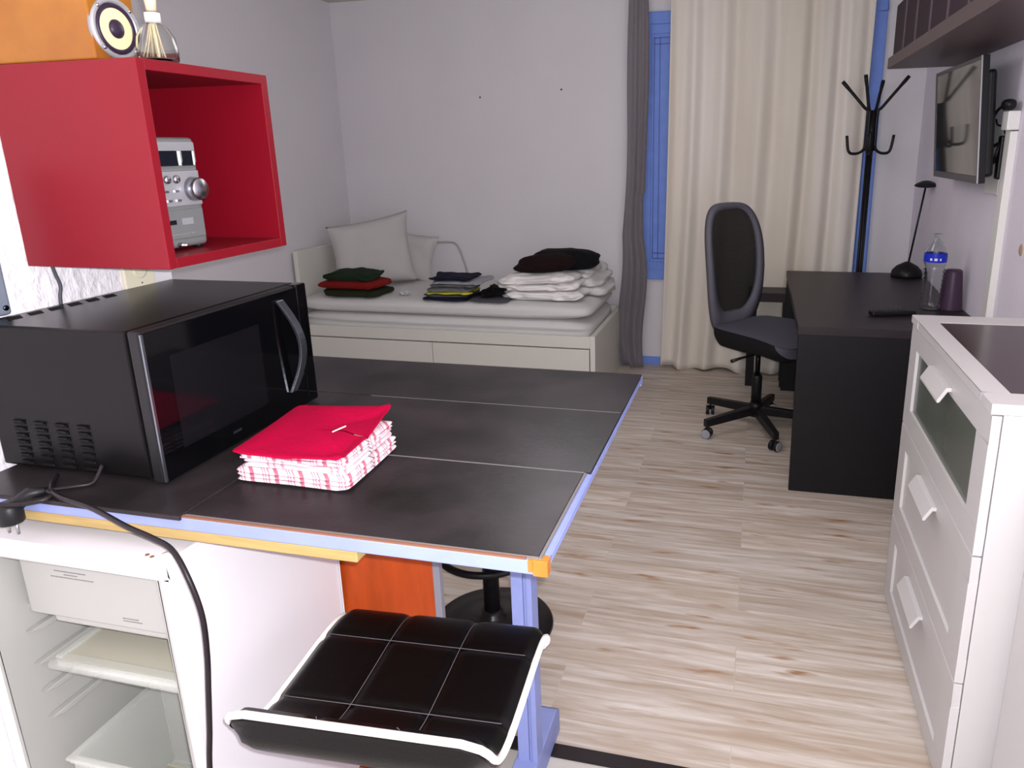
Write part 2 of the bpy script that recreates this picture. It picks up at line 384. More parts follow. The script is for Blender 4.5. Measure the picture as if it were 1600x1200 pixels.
# ---------------------------------------------------------------- curtains
def curtain(name, x0, x1, yc, ztop, zbot, waves, amp, mt, label, edge=None, seed=0):
    def fn(u, v):
        x = x0+(x1-x0)*u; z = ztop+(zbot-ztop)*v
        n1 = noise.noise(Vector((u*waves*.35+seed, v*.5, seed)))
        ph = 2*PI*waves*(u+.03*math.sin(v*2.2+seed))+n1*2.4
        y = yc+amp*math.sin(ph)*(.45+.75*v)+amp*.22*math.sin(ph*1.9+1.3+v)+.012*n1
        if edge: x += edge(u, v)
        if v > .93: z += .012*math.sin(ph*.5+1)*(v-.93)/.07+ .006*math.sin(u*37)
        return Vector((x, y, z))
    o = MB().grid(fn, max(90, int(waves*22)), 60).build(name, mt, solid=.003)
    return o
def gedge(u, v):
    d = 0
    if v > .62: d = .022*math.sin((v-.62)*16)
    return (u-.5)*.02*math.sin(v*9)+d*.8+(-.012*u if v > .5 else 0)-.055*math.exp(-((v-.75)/.3)**2)*(1-u)
tag(curtain('grey_curtain', -.80, -.685, 4.64, 2.33, .02, 2, .018, grey_cur, '', gedge, 1), 'narrow dark grey curtain hanging left of the blue window frame', 'curtain')
def bedge(u, v): return -.03*(1-u)*v**2-.012*u*v
tag(curtain('beige_curtain', -.552, .59, 4.675, 2.33, .012, 6.5, .026, beige_cur, '', bedge, 4), 'wide cream satin curtain hanging to the floor behind the office chair', 'curtain')
rod = thing('curtain_rod', 'curtain rod above the blue window carrying both curtains', 'curtain rod', (0, 4.665, 2.35))
MB().tube([(-.95, 4.665, 2.35), (.75, 4.665, 2.35)], .011, 12).build('pole', blackp, rod)
for x in (-.9, .7): MB().tube([(x, 4.665, 2.35), (x, 4.77, 2.35)], .008, 8).build('bracket', blackp, rod)

# ---------------------------------------------------------------- bed
bed = thing('daybed', 'white daybed with two underbed drawers against the back wall', 'bed', (-1.85, 4.3, 0))
bx0, bx1, by0, by1 = -2.84, -.86, 3.88, 4.72
box(bx0+.03, bx1-.03, by0+.005, by0+.03, .335, .405).build('front_rail', bed_m, bed, bevel=.003)
box(bx0+.03, bx1-.03, by1-.02, by1, .05, .42).build('back_panel', bed_m, bed, bevel=.003)
q = MB(); q.box(bx1-.03, bx1, by0, by1, 0, .41); q.build('end_panel', bed_m, bed, bevel=.003)
box(bx0, bx0+.03, by0+.12, by1, 0, .845).build('headboard', bed_m, bed, bevel=.004)
xm = -1.87
for a, b in ((bx0+.034, xm-.002), (xm+.002, bx1-.036)):
    box(a, b, by0+.004, by0+.024, .04, .328).build('drawer', bed_m, bed, bevel=.003)
box(bx0+.03, bx1-.03, by0+.03, by1-.02, .30, .325).build('slat_base', bed_m, bed)

def matt(name, z0, z1, label, seed, inset=0, crease=0):
    def fn(u, v):
        pass
    m_ = MB()
    hx, hy, hz = (bx1-bx0-.07)/2-inset, (by1-by0-.06)/2-inset, (z1-z0)/2
    c = Vector(((bx0+bx1)/2, (by0+by1)/2+.004, (z0+z1)/2))
    def sp(x, e_): return math.copysign(abs(x)**e_, x)
    def g(u, v):
        a = 2*PI*u; b = PI*(v-.5); cb = sp(math.cos(b), .2)
        x = hx*cb*sp(math.cos(a), .16); y = hy*cb*sp(math.sin(a), .22); z = hz*sp(math.sin(b), .72)
        n = noise.noise(Vector((x*2+seed, y*5, z*14))); n2 = noise.noise(Vector((x*1.1+seed*2, z*40, y)))
        side = abs(math.cos(b))
        y2 = y+(.008*n+.006*n2)*side*(1 if y < 0 else 0)
        if y < 0: y2 += crease*math.exp(-((z+.006*math.sin(x*2)-.01)/.012)**2)
        return c+Vector((x*(1+.003*n), y2, z+.006*n+.003*n2))
    m_.grid(g, 160, 28); return tag(m_.build(name, sheet), label, 'mattress', 'mattresses on the daybed')
matt('mattress', .326, .487, 'lower white sheeted mattress lying in the daybed', 3, .004, .016)
matt('mattress', .480, .575, 'upper white sheeted mattress directly under the folded clothes', 8)

def pillow(loc, w, h, t, M, label, seed=0, shear=0):
    m_ = MB(); loc = Vector(loc)
    for sgn in (1, -1):
        def g(u, v, sgn=sgn):
            a, b = 2*u-1, 2*v-1
            th = t*max(0, (1-a**4)*(1-b**4))**.55
            k = 1-.08*(1-a*a)*abs(b)**2; k2 = 1-.10*(1-b*b)*abs(a)**2
            n = noise.noise(Vector((a*2+seed, b*2, sgn)))
            q = Vector((a*w/2*k2, sgn*(th*(1+.25*n)), b*h/2*k+.01*n*(1-abs(b))+shear*a*(b+1)/2))
            return loc+M@q
        m_.grid(g, 26, 26)
    return tag(m_.build('pillow', pillow_m), label, 'pillow', 'pillows on the daybed')
Mx = rotz(math.radians(38)) @ Matrix.Rotation(math.radians(-10), 3, 'X') @ Matrix.Rotation(math.radians(-3), 3, 'Y')
pillow((-2.47, 4.34, .80), .54, .45, .07, Mx, 'big square white pillow propped in the bed corner, front one', 2, .028)
Mx = rotz(math.radians(12)) @ Matrix.Rotation(math.radians(-14), 3, 'X') @ Matrix.Rotation(math.radians(10), 3, 'Y')
pillow((-2.385, 4.60, .745), .46, .33, .055, Mx, 'smaller white pillow half hidden behind the big pillow', 5)
cab = MB().tube(smooth_path([(-2.28, 4.755, .815), (-2.10, 4.757, .822), (-2.04, 4.757, .80), (-2.00, 4.757, .70), (-1.972, 4.755, .60), (-1.965, 4.75, .585)]), .006, 8)
tag(cab.build('white_cable', mat('white_cable_plastic', (176, 168, 166), rough=.5)), 'thin white cable bent against the back wall behind the pillows', 'cable')

# folded clothes ------------------------------------------------------
ZB = .572
def cloth(x, y, z, hx, hy, hz, mt, label, cat='folded clothes', rz=0, seed=0, group='folded clothes on the bed', layers=2, name='folded_garment', amp=.004, tilt=(0, 0)):
    m_ = MB()
    lh = hz/layers
    for k in range(layers):
        m_.soft((x+.004*math.sin(seed+k*2), y+.004*math.cos(seed+k), z+lh*(2*k+1)), hx*(1-.03*k), hy*(1-.02*k), lh*1.04, rz=rz, e=.3, ez=.7, amp=amp, seed=seed+k*.2, tilt=tilt)
    return tag(m_.build(name, mt), label, cat, group)
# left pile (green, red, dark green)
cloth(-2.435, 4.05, ZB, .20, .12, .026, green_o, 'olive green folded garment at the bottom of the left pile', seed=1, layers=1, amp=.004)
cloth(-2.445, 4.05, ZB+.048, .205, .12, .030, red_c, 'dark red folded garment in the middle of the left pile', seed=2, layers=1, amp=.004)
cloth(-2.45, 4.06, ZB+.104, .165, .11, .022, green_d, 'dark green folded garment on top of the left pile', seed=3, layers=1, amp=.008, tilt=(-.002, .008))
# middle pile
pile = [(navy, .024, .155, 'navy folded garment at the bottom of the middle pile'), (dgrey_c, .016, .145, 'dark grey folded garment second from bottom of the middle pile'), (yellow_c, .012, .14, 'thin yellow folded garment in the middle pile'),
        (grey_c, .030, .145, 'thick grey folded garment above the yellow one'), (grey_c, .022, .14, 'mid grey folded garment under the pale one in the middle pile'), (lgrey_c, .022, .165, 'pale grey folded garment just under the navy top'), (navy, .022, .135, 'navy folded garment on top of the middle pile')]
z = ZB; xs = [0, -.01, 0, .0, .02, .06, .02]
for i, (mt, h, hx, lb) in enumerate(pile):
    cloth(-1.80+xs[i]+.02, 4.05, z, hx, .12, h/2, mt, lb, seed=10+i, layers=1, amp=.006, rz=.03*math.sin(i)); z += h*.98
# small pile
cloth(-1.52, 4.03, ZB, .125, .10, .012, dgrey_c, 'grey folded garment under the crumpled black one', seed=21, layers=1)
m_ = MB(); m_.soft((-1.51, 4.04, ZB+.052), .095, .08, .034, e=.7, ez=.9, amp=.012, freq=16, seed=22, tilt=(.022, 0)); tag(m_.build('crumpled_garment', black_c), 'crumpled black garment beside the white duvet', 'folded clothes', 'folded clothes on the bed')
# duvet: thick folds
m_ = MB()
for k, (dx, hx, zc, hz) in enumerate([(-.01, .265, .032, .040), (-.03, .25, .082, .034), (-.035, .245, .124, .034)]):
    m_.soft((-1.215+dx, 4.20, ZB+zc), hx, .20, hz, rz=.02*k, e=.4, ez=.85, amp=.007, freq=8, seed=30+k, nu=110, nv=24, tilt=(.006*k, 0))
tag(m_.build('folded_duvet', duvet_m), 'thick white folded duvet carrying the black bundle', 'duvet')
m_ = MB()
for k, (dx, hx, zc, hz) in enumerate([(0, .12, .03, .042), (-.03, .11, .085, .045), (-.05, .085, .135, .045)]):
    m_.soft((-.975+dx, 4.44, ZB+zc), hx, .22, hz, e=.6, ez=.9, amp=.007, freq=7, seed=40+k, nu=80, nv=20, tilt=(-.012, 0))
tag(m_.build('folded_blanket', sheet), 'pale rumpled white blanket at the foot end beside the duvet', 'blanket')
m_ = MB(); m_.soft((-1.215, 4.21, ZB+.205), .20, .13, .058, rz=.05, e=.6, ez=.9, amp=.006, freq=7, seed=50, nu=80, nv=18, tilt=(.02, 0))
tag(m_.build('folded_garment', maroon_c), 'maroon-black garment under the black bundle on the duvet', 'folded clothes', 'folded clothes on the bed')
m_ = MB(); m_.soft((-1.132, 4.27, ZB+.218), .215, .12, .062, rz=.05, e=.5, ez=.75, amp=.005, freq=7, seed=51, nu=80, nv=18)
tag(m_.build('folded_garment', black_c), 'blue-black bundle of clothes on top of the duvet', 'folded clothes', 'folded clothes on the bed')
m_ = MB(); m_.soft((-2.11, 4.07, ZB+.016), .028, .02, .014, e=.9, ez=.9, amp=.012, freq=60, seed=60, nu=30, nv=14)
tag(m_.build('crumpled_wrapper', glint, None, flat=True), 'small shiny crumpled wrapper on the bed by the left pile', 'wrapper')

# ---------------------------------------------------------------- desk
dk = thing('desk', 'black-brown desk with solid side panels along the right wall', 'desk', (.54, 3.7, 0))
dx0, dx1, dy0, dy1 = .183, .895, 2.985, 4.385
box(dx0, dx1, dy0, dy1, .695, .73).build('desktop', desk_m, dk, bevel=.0015)
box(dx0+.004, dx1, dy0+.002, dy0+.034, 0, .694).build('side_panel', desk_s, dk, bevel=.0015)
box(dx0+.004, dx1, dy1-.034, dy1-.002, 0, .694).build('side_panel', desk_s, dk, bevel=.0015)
box(dx1-.06, dx1-.04, dy0+.034, dy1-.034, .25, .694).build('modesty_panel', desk_s, dk)

st = thing('side_table', 'low black side table behind the office chair by the curtain', 'side table', (.09, 4.5, 0))
box(-.03, .24, 4.40, 4.60, .535, .59).build('table_top', desk_m, st, bevel=.002)
for x in (-.025, .18):
    for y in (4.405, 4.545): box(x, x+.05, y, y+.05, 0, .535).build('leg', desk_s, st, bevel=.002)

# ---------------------------------------------------------------- coat stand
cx, cy = .603, 4.545
cs = thing('coat_stand', 'tall black metal coat stand with branching hooks behind the desk', 'coat stand', (cx, cy, 0))
for dx, dy in ((.011, 0), (-.011, 0), (0, .011), (0, -.011)):
    MB().tube([(cx+dx, cy+dy, .05), (cx+dx, cy+dy, 1.40)], .0075, 8).build('pole', blackp, cs)
MB().tube([(cx, cy, 1.36), (cx, cy, 1.62)], .016, 10).build('hub', blackp, cs)
for k, (dx, dy, dz) in enumerate([(-.175, -.03, .145), (-.06, -.055, .175), (.05, .07, .15), (.175, .02, .165)]):
    a = Vector((cx, cy, 1.40)); d = Vector((dx, dy, 0)).normalized()*.026
    p = smooth_path([a+d, a+d+Vector((0, 0, .2)), a+d+Vector((dx*.15, dy*.15, .24)), (cx+dx, cy+dy, 1.63+dz)], 6)
    MB().tube(p, [.0085]*(len(p)-2)+[.0105]*2, 10).build('arm', blackp, cs)
for dx, dy in ((-.13, -.02), (.125, .02), (-.03, -.12), (.03, .12)):
    d = Vector((dx, dy, 0)); h = Vector((cx, cy, 1.455)); r = d.length; dn = d.normalized()
    pts = [h+dn*.026+Vector((0, 0, .05)), h+dn*.026-Vector((0, 0, .02))]+[h+dn*(.026+(r-.026)*.5*(1-math.cos(t)))+Vector((0, 0, -.02-.05*math.sin(t))) for t in (PI*.25, PI*.5, PI*.75)]+[h+dn*r+Vector((0, 0, .03))]
    MB().tube(smooth_path(pts, 5), .008, 10).build('hook', blackp, cs)
for k in range(4):
    a = PI/4+k*PI/2
    MB().tube(smooth_path([(cx+.012*math.cos(a), cy+.012*math.sin(a), .12), (cx+.06*math.cos(a), cy+.06*math.sin(a), .06), (cx+.15*math.cos(a), cy+.15*math.sin(a), .009)], 5), .008, 8).build('foot', blackp, cs)
MB().lathe([(.045, -.008), (.045, .008)], (cx, cy, .07), 20).build('base_ring', blackp, cs)

# ---------------------------------------------------------------- desk lamp
lx, ly = .812, 4.27
lp = thing('desk_lamp', 'small black desk lamp with thin leaning stem on the far desk corner', 'lamp', (lx, ly, .73))
MB().lathe([(.0, 0), (.078, 0), (.08, .012), (.075, .035), (.055, .058), (.03, .072), (.012, .082), (0, .084)], (lx, ly, .73), 32).build('base', blackp, lp)
MB().tube([(lx+.005, ly, .80), (lx+.052, ly, 1.225)], .005, 10).build('stem', blackp, lp)
MB().lathe([(.0, .018), (.02, .016), (.045, .004), (.058, -.006), (.056, -.012), (.04, -.018), (0, -.022)], (lx+.052, ly, 1.228), 32).build('lamp_shade', blackp, lp)

# ---------------------------------------------------------------- bottle, tumbler, remote
bt = thing('water_bottle', 'clear plastic water bottle with blue label standing on the desk', 'bottle', (.756, 3.397, .73))
prof = [(.0, 0), (.034, 0), (.040, .008), (.042, .02)]
zz = .02
while zz < .185: prof += [(.0448, zz+.008), (.0388, zz+.016)]; zz += .019
prof += [(.044, .205), (.0455, .235), (.044, .25), (.038, .27), (.026, .295), (.015, .312), (.0135, .322), (.0165, .324), (.0165, .330), (.012, .332)]
inner = [(max(0, q-.0016), h+(.0016 if h < .02 else 0)) for q, h in prof[1:]]
MB().lathe(prof+inner[::-1]+[(0, .0016)], (.756, 3.397, .731), 40).build('bottle_body', bottle_m, bt)
lb = MB().lathe([(.0458, .212), (.0466, .232), (.0458, .250)], (.756, 3.397, .731), 40); lb.f = [q for q in lb.f if len(q) == 4]; lb.sm = lb.sm[:len(lb.f)]
lb.build('label', label_blue, bt)
dd = MB()
for a, w1 in ((4.15, .008), (4.55, .012), (4.95, .006)):
    dd.obox((.756+.0466*math.cos(a), 3.397+.0466*math.sin(a), .731+.226), (.0016, w1, .010), rotz(a))
dd.build('label_print', whitep, bt)
tm = MB().lathe([(.0, .175), (.028, .175), (.034, .170), (.0355, .162), (.050, .004), (.050, 0), (.046, 0), (.033, .16), (0, .165)], (.843, 3.43, .7302), 36)
tag(tm.build('tumbler', plum), 'dark plum tumbler upside down beside the water bottle', 'cup')
rm = thing('remote_control', 'black remote control lying on the desk in front of the bottle', 'remote control', (.58, 3.26, .73), rz=.28, world=False)
MB().obox((0, 0, .011), (.19, .048, .020), Matrix.Identity(3)).build('remote_body', blackp, rm, bevel=.006)
for i in range(7):
    for j in range(3): MB().lathe([(.0045, 0), (.004, .003)], (-.075+i*.021, -.013+j*.013, .0205), 8).build('button', mat('dark_button', (50, 48, 52), rough=.6), rm)

# ---------------------------------------------------------------- TV
tv = thing('television', 'wall-mounted flat television above the desk, screen reflecting the curtain', 'television', (.80, 3.45, 1.5))
ang = math.radians(-4.5)
Mt = Matrix.Rotation(ang, 3, 'Y') @ Matrix.Rotation(math.radians(0), 3, 'Z')
tc_ = Vector((.795, 3.44, 1.515))
def tvbox(m_, x0, x1, y0, y1, z0, z1):
    c = Vector(((x0+x1)/2, (y0+y1)/2, (z0+z1)/2)); m_.obox(tc_+Mt@c, (x1-x0, y1-y0, z1-z0), Mt)
hw, hh = .365, .228
m_ = MB(); tvbox(m_, -.012, .012, -hw, hw, -hh, hh); m_.build('casing', blackp, tv, bevel=.002)
m_ = MB(); tvbox(m_, .012, .045, -hw+.02, hw-.02, -hh+.02, hh-.05); m_.build('back_housing', blackp, tv, bevel=.012)
m_ = MB(); t = .014
tvbox(m_, -.016, -.011, -hw, hw, hh-t, hh); tvbox(m_, -.016, -.011, -hw, hw, -hh, -hh+.026); tvbox(m_, -.016, -.011, -hw, -hw+t, -hh+.026, hh-t); tvbox(m_, -.016, -.011, hw-t, hw, -hh+.026, hh-t)
m_.build('bezel', mat('grey_black_bezel', (70, 66, 68), rough=.3), tv, bevel=.001)
m_ = MB(); tvbox(m_, -.0135, -.0115, -hw+t, hw-t, -hh+.026, hh-t); m_.build('screen', tv_scr, tv)
m_ = MB(); tvbox(m_, -.0172, -.012, -hw-.0015, -hw+.001, -hh, hh); m_.build('edge_trim', silver, tv)
m_ = MB(); m_.box(.835, .904, 3.38, 3.50, 1.42, 1.60); m_.build('wall_bracket', blackp, tv)

# cables, trunking and socket on the right wall
tk = thing('cable_trunking', 'white vertical cable trunking on the right wall beside the television', 'trunking', (.88, 3.06, .74))
box(.878, .904, 3.04, 3.10, .40, 1.474).build('channel', whitep, tk, bevel=.002)
sk = thing('wall_socket', 'white surface socket box on top of the cable trunking', 'socket', (.88, 3.05, 1.5))
box(.862, .904, 3.035, 3.105, 1.478, 1.545).build('socket_box', whitep, sk, bevel=.004)
pg = thing('black_plug', 'black plug in the white socket box by the television', 'plug', (.865, 3.06, 1.55))
MB().soft((.866, 3.06, 1.567), .022, .034, .02, e=.7, ez=.8, amp=0).build('plug_body', blackp, pg)
MB().tube(smooth_path([(.866, 3.09, 1.567), (.862, 3.13, 1.562), (.858, 3.17, 1.545), (.856, 3.20, 1.51)]), .005, 8).build('cord', cable_m, pg)
m_ = MB()
m_.tube(smooth_path([(.872, 3.21, 1.52), (.865, 3.16, 1.50), (.874, 3.12, 1.49), (.88, 3.10, 1.46)]), .0035, 6)
m_.tube(smooth_path([(.868, 3.19, 1.42), (.87, 3.13, 1.43), (.862, 3.12, 1.39), (.868, 3.16, 1.36), (.87, 3.20, 1.38)]), .006, 6)
tag(m_.build('loose_cables', cable_m), 'tangle of dark cables between television and trunking', 'cable')
tag(box(.872, .904, 3.115, 3.155, 1.30, 1.46).build('power_adapter', blackp, None, bevel=.006), 'dark power adapter behind the trunking next to the television', 'power adapter')
tag(box(.885, .904, 3.13, 3.30, 1.24, 1.50).build('cable_box', whitep, None, bevel=.003), 'flat white wall box behind the television edge', 'wall box')
m_ = MB(); m_.lathe([(0, 0), (.022, 0), (.02, -.0012), (0, -.0015)], (.9035, 2.84, 1.07), 9, 'X'); tag(m_.build('wall_stain_patch', stain_m), 'small brown damaged patch on the right wall above the chest', 'wall patch')

# ---------------------------------------------------------------- wall shelf with storage boxes
ws = box(.585, .904, 2.15, 4.045, 1.79, 1.84).build('wall_shelf', shelf_m, None, bevel=.002); tag(ws, 'long dark brown floating wall shelf above the television', 'shelf')
ys = [4.04, 3.76, 3.495, 3.215, 2.93, 2.65, 2.37]
nm = ['farthest, lower box nearest the coat stand', 'second box from the far shelf end', 'third box from the far shelf end', 'fourth box from the far shelf end', 'fifth box from the far shelf end', 'nearest box on the shelf']
for i in range(6):
    h = .235 if i == 0 else .29
    bxx = thing('storage_box', 'dark plum storage box on the wall shelf, '+nm[i], 'storage box', (.74, (ys[i]+ys[i+1])/2, 1.84), group='storage boxes on the wall shelf')
    box(.604, .88, ys[i+1]+.008, ys[i]-.006, 1.84, 1.84+h).build('box_body', box_m, bxx, bevel=.006)
    box(.600, .606, ys[i+1]+.002, ys[i+1]+.012, 1.84, 1.84+h-.006).build('edge_strip', boxedge, bxx)

# ---------------------------------------------------------------- office chair
ch = thing('office_chair', 'grey swivel office chair with black mesh back beside the desk', 'chair', (.04, 3.69, 0), rz=0, world=True)
ccx, ccy = .04, 3.69
for k in range(5):
    a = math.radians(1+72*k); d = Vector((math.cos(a), math.sin(a), 0)); n = Vector((-d.y, d.x, 0))
    c0 = Vector((ccx, ccy, 0))
    m_ = MB(); A = c0+d*.02; B = c0+d*.31
    v = [A+n*.02+Vector((0, 0, .085)), A-n*.02+Vector((0, 0, .085)), A-n*.02+Vector((0, 0, .13)), A+n*.02+Vector((0, 0, .13)), B+n*.014+Vector((0, 0, .062)), B-n*.014+Vector((0, 0, .062)), B-n*.014+Vector((0, 0, .10)), B+n*.014+Vector((0, 0, .10))]
    m_.add(v, [(0, 1, 2, 3), (7, 6, 5, 4), (0, 4, 5, 1), (1, 5, 6, 2), (2, 6, 7, 3), (3, 7, 4, 0)])
    leg = m_.build('leg', blackp, ch, bevel=.003)
    Pw = c0+d*.295
    ca = MB(); ax = (n*.6+d*.8).normalized(); Mr = Matrix((ax.cross(Vector((0, 0, 1))).normalized(), Vector((0, 0, 1)).cross(Vector((0,0,0))) if False else Vector((0, 0, 1)), ax)).transposed()
    for s_ in (-1, 1): ca.lathe([(0, -.009), (.024, -.009), (.026, -.005), (.026, .005), (.024, .009), (0, .009)], Pw+ax*.014*s_+Vector((0, 0, .0262)), 22, M=Mr)
    ca.tube([Pw+Vector((0, 0, .03)), Pw+Vector((0, 0, .07))], .006, 8)
    ct = ca.build('caster', blackp, leg)
    rg = MB()
    for s_ in (-1, 1): rg.lathe([(.018, -.0015), (.024, -.0015), (.024, .0015), (.018, .0015)], Pw+ax*.0245*s_+Vector((0, 0, .0262)), 22, M=Mr)
    rg.build('wheel_ring', mat('grey_wheel_ring', (150, 150, 158), rough=.5), leg)
MB().lathe([(.035, .075), (.035, .135), (.028, .15)], (ccx, ccy, 0), 20).build('hub', blackp, ch)
MB().lathe([(.026, .13), (.026, .29), (.022, .30)], (ccx, ccy, 0), 20).build('column', blackp, ch)
MB().lathe([(.013, .28), (.013, .44)], (ccx, ccy, 0), 16).build('gas_lift', blackm, ch)
th = math.radians(-38); fd = Vector((math.cos(th), math.sin(th), 0)); sd = Vector((-fd.y, fd.x, 0))   # forward, sideways (to the left of the sitter)
def cl(a, b, z): return Vector((ccx+.05, ccy-.01, 0))+fd*a+sd*b+Vector((0, 0, z))
m_ = MB(); m_.add([cl(a, b, z) for z in (.425, .455) for b in (-.08, .08) for a in (-.11, .11)], [(0, 2, 3, 1), (4, 5, 7, 6), (0, 1, 5, 4), (2, 6, 7, 3), (0, 4, 6, 2), (1, 3, 7, 5)]); m_.build('mechanism', blackp, ch, bevel=.006)
MB().tube([cl(.02, -.04, .44), cl(-.02, -.19, .425), cl(-.03, -.25, .418)], [.005, .006, .010], 8).build('lever', blackp, ch)
def seat_pt(an, k, side=0):
    e = .38; c1, s1 = math.cos(an), math.sin(an)
    a = .235*math.copysign(abs(c1)**e, c1)*k+.005; b = .235*math.copysign(abs(s1)**e, s1)*k
    b *= 1-.10*max(0, -a/.235)
    z = .552+.010*(b/.235)**2-.035*(max(0, a)/.235)**3-.006*k**6
    return a, b, z
def sg(u, v): a, b, z = seat_pt(2*PI*u, v); return cl(a, b, z)
m_ = MB(); m_.grid(sg, 72, 12); m_.build('seat', chair_f, ch)
def side(u, v):
    an = 2*PI*u; a, b, z = seat_pt(an, 1); k = 1+.02*math.sin(v*PI)-.10*v*v
    fr_ = max(0, a/.235)
    return cl(a*k, b*k, z-.001-(.092-.02*fr_)*v)
m_ = MB(); m_.grid(side, 72, 8)
def bot(u, v):
    an = 2*PI*u; a, b, z = seat_pt(an, 1); fr_ = max(0, a/.235); return cl(a*.9*v, b*.9*v, z-.001-(.092-.02*fr_))
m_.grid(bot, 72, 4); m_.build('seat_side', chair_k, ch)
m_ = MB()
def lipf(u, v):
    an = -PI*.32+PI*.64*u; a, b, z = seat_pt(an, 1.012); return cl(a+.003, b, z+.001-.05*v*math.sin(PI*min(1, max(0, u)))**.5)
m_.grid(lipf, 30, 4); m_.build('seat_front_flap', chair_f, ch)
# backrest: oval frame + mesh
def bk(s_, t, off=0):       # s across -1..1, t up 0..1
    z = .485+.675*t
    a = -.235-.05*t**1.2+.03*math.sin(t*PI)-.03*(1-s_*s_)*.6+off
    return a, z
def outline(k, n=72):
    pts = []
    for i in range(n):
        an = 2*PI*i/n; c1, s1 = math.cos(an), math.sin(an)
        e = .55
        sx = math.copysign(abs(c1)**e, c1); sz = math.copysign(abs(s1)**e, s1)
        t = .5+.5*sz
        wd = (.20+.02*math.sin(t*PI)-.03*(1-t)**2)
        pts.append((sx*wd, t, sx))
    return pts
ol = outline(1)
def back_ring(k1, k2, off, n=72):
    m_ = MB(); vs_ = []
    for i, (b, t, s_) in enumerate(ol):
        for (kb, kt0, kt1, o_) in ((1, 0, 1, off), (k1, .17, .955, off), (k1, .17, .955, off-.022), (1, 0, 1, off-.03)):
            tt = kt0+(kt1-kt0)*t
            a, z = bk(s_*kb, tt, o_)
            vs_.append(cl(a, b*kb, z))
    fs = []
    for i in range(len(ol)):
        j = (i+1) % len(ol)
        for q_ in range(4): fs.append((i*4+q_, i*4+(q_+1) % 4, j*4+(q_+1) % 4, j*4+q_))
    m_.add(vs_, fs, True); return m_
back_ring(.83, 0, .012).build('backrest_frame', chair_g, ch)
m_ = MB()
def mesh_fn(u, v):
    # polar fill
    an = 2*PI*u; c1, s1 = math.cos(an), math.sin(an); e = .55
    sx = math.copysign(abs(c1)**e, c1)*v; sz = math.copysign(abs(s1)**e, s1)*v
    t = .17+.785*(.5+.5*sz); wd = .20+.02*math.sin(t*PI)-.03*(1-t)**2
    a, z = bk(sx*.84, t, -.012-.02*(1-v*v)); return cl(a, sx*wd*.84, z)
m_.grid(mesh_fn, 60, 10); m_.build('backrest_mesh', mesh_m, ch)
m_ = MB(); m_.tube([cl(-.02, 0, .44), cl(-.17, 0, .445), cl(-.27, 0, .49), cl(-.275, 0, .58)], [.02, .02, .018, .014], 10); m_.build('back_bar', blackp, ch)

# ---------------------------------------------------------------- chest of drawers
dr = thing('chest_of_drawers', 'white chest of three drawers with smoked glass top at right', 'chest of drawers', (.68, 1.87, 0))
X0, X1, Y0, Y1 = .463, .885, 1.477, 2.265
q = MB(); fr = .05
q.box(X0-.004, X1, Y0-.002, Y0+.072, .928, .95); q.box(X0-.004, X1, Y1-.09, Y1+.002, .928, .95); q.box(X0-.004, X0+.05, Y0+.072, Y1-.09, .928, .95); q.box(X1-.05, X1, Y0+.072, Y1-.09, .928, .95)
top = q.build('top_frame', white, dr, bevel=.0012)
box(X0+.05, X1-.05, Y0+.072, Y1-.09, .935, .9485).build('glass_inset', glasstop, dr)
box(X0+.020, X1, Y0, Y0+.018, 0, .927).build('side_panel', white, dr, bevel=.001)
box(X0+.020, X1, Y1-.018, Y1, 0, .927).build('side_panel', white, dr, bevel=.001)
box(X1-.012, X1, Y0+.018, Y1-.018, .02, .927).build('back_panel', white, dr)
box(X0+.030, X1-.012, Y0+.018, Y1-.018, .03, .05).build('bottom_panel', white, dr)
box(X0+.030, X0+.036, Y0+.018, Y1-.018, .05, .925).build('inner_front', white, dr)
zs = [(.618, .924, 1), (.3075, .614, 0), (.012, .3035, 0)]
for z0, z1, glass in zs:
    d = MB(); a, b = Y0+.002, Y1-.002; t = .085; tz = .06
    d.box(X0, X0+.018, a, b, z0, z0+tz); d.box(X0, X0+.018, a, b, z1-tz, z1); d.box(X0, X0+.018, a, a+t, z0+tz, z1-tz); d.box(X0, X0+.018, b-t, b, z0+tz, z1-tz)
    df = d.build('drawer', white, dr, bevel=.001)
    box(X0+.008, X0+.014, a+t, b-t, z0+tz, z1-tz).build('drawer_panel', greyglass if glass else white, df)
    if glass: df.children[-1]['label'] = 'dark grey glass panel'
    hb = z1-.045
    poly = [(X0, hb+.004), (X0-.012, hb+.004), (X0-.030, hb-.028), (X0-.030, hb-.034), (X0-.024, hb-.034), (X0-.008, hb-.006), (X0, hb-.006)]
    MB().prism(poly, lambda x, z, t_: Vector((x, 1.775+.19*t_, z))).build('handle', white, df, bevel=.001)

wc = thing('white_cabinet', 'white cabinet cut off by the right edge, in front of the chest', 'cabinet', (.71, 1.2, 0))
box(.532, .895, .95, 1.405, 0, .82).build('cabinet_body', white, wc, bevel=.003)
kn = MB().soft((.523, 1.188, .565), .008, .007, .011, e=.9, ez=.9, amp=0, nu=16, nv=8); kn.build('knob', purplek, wc)

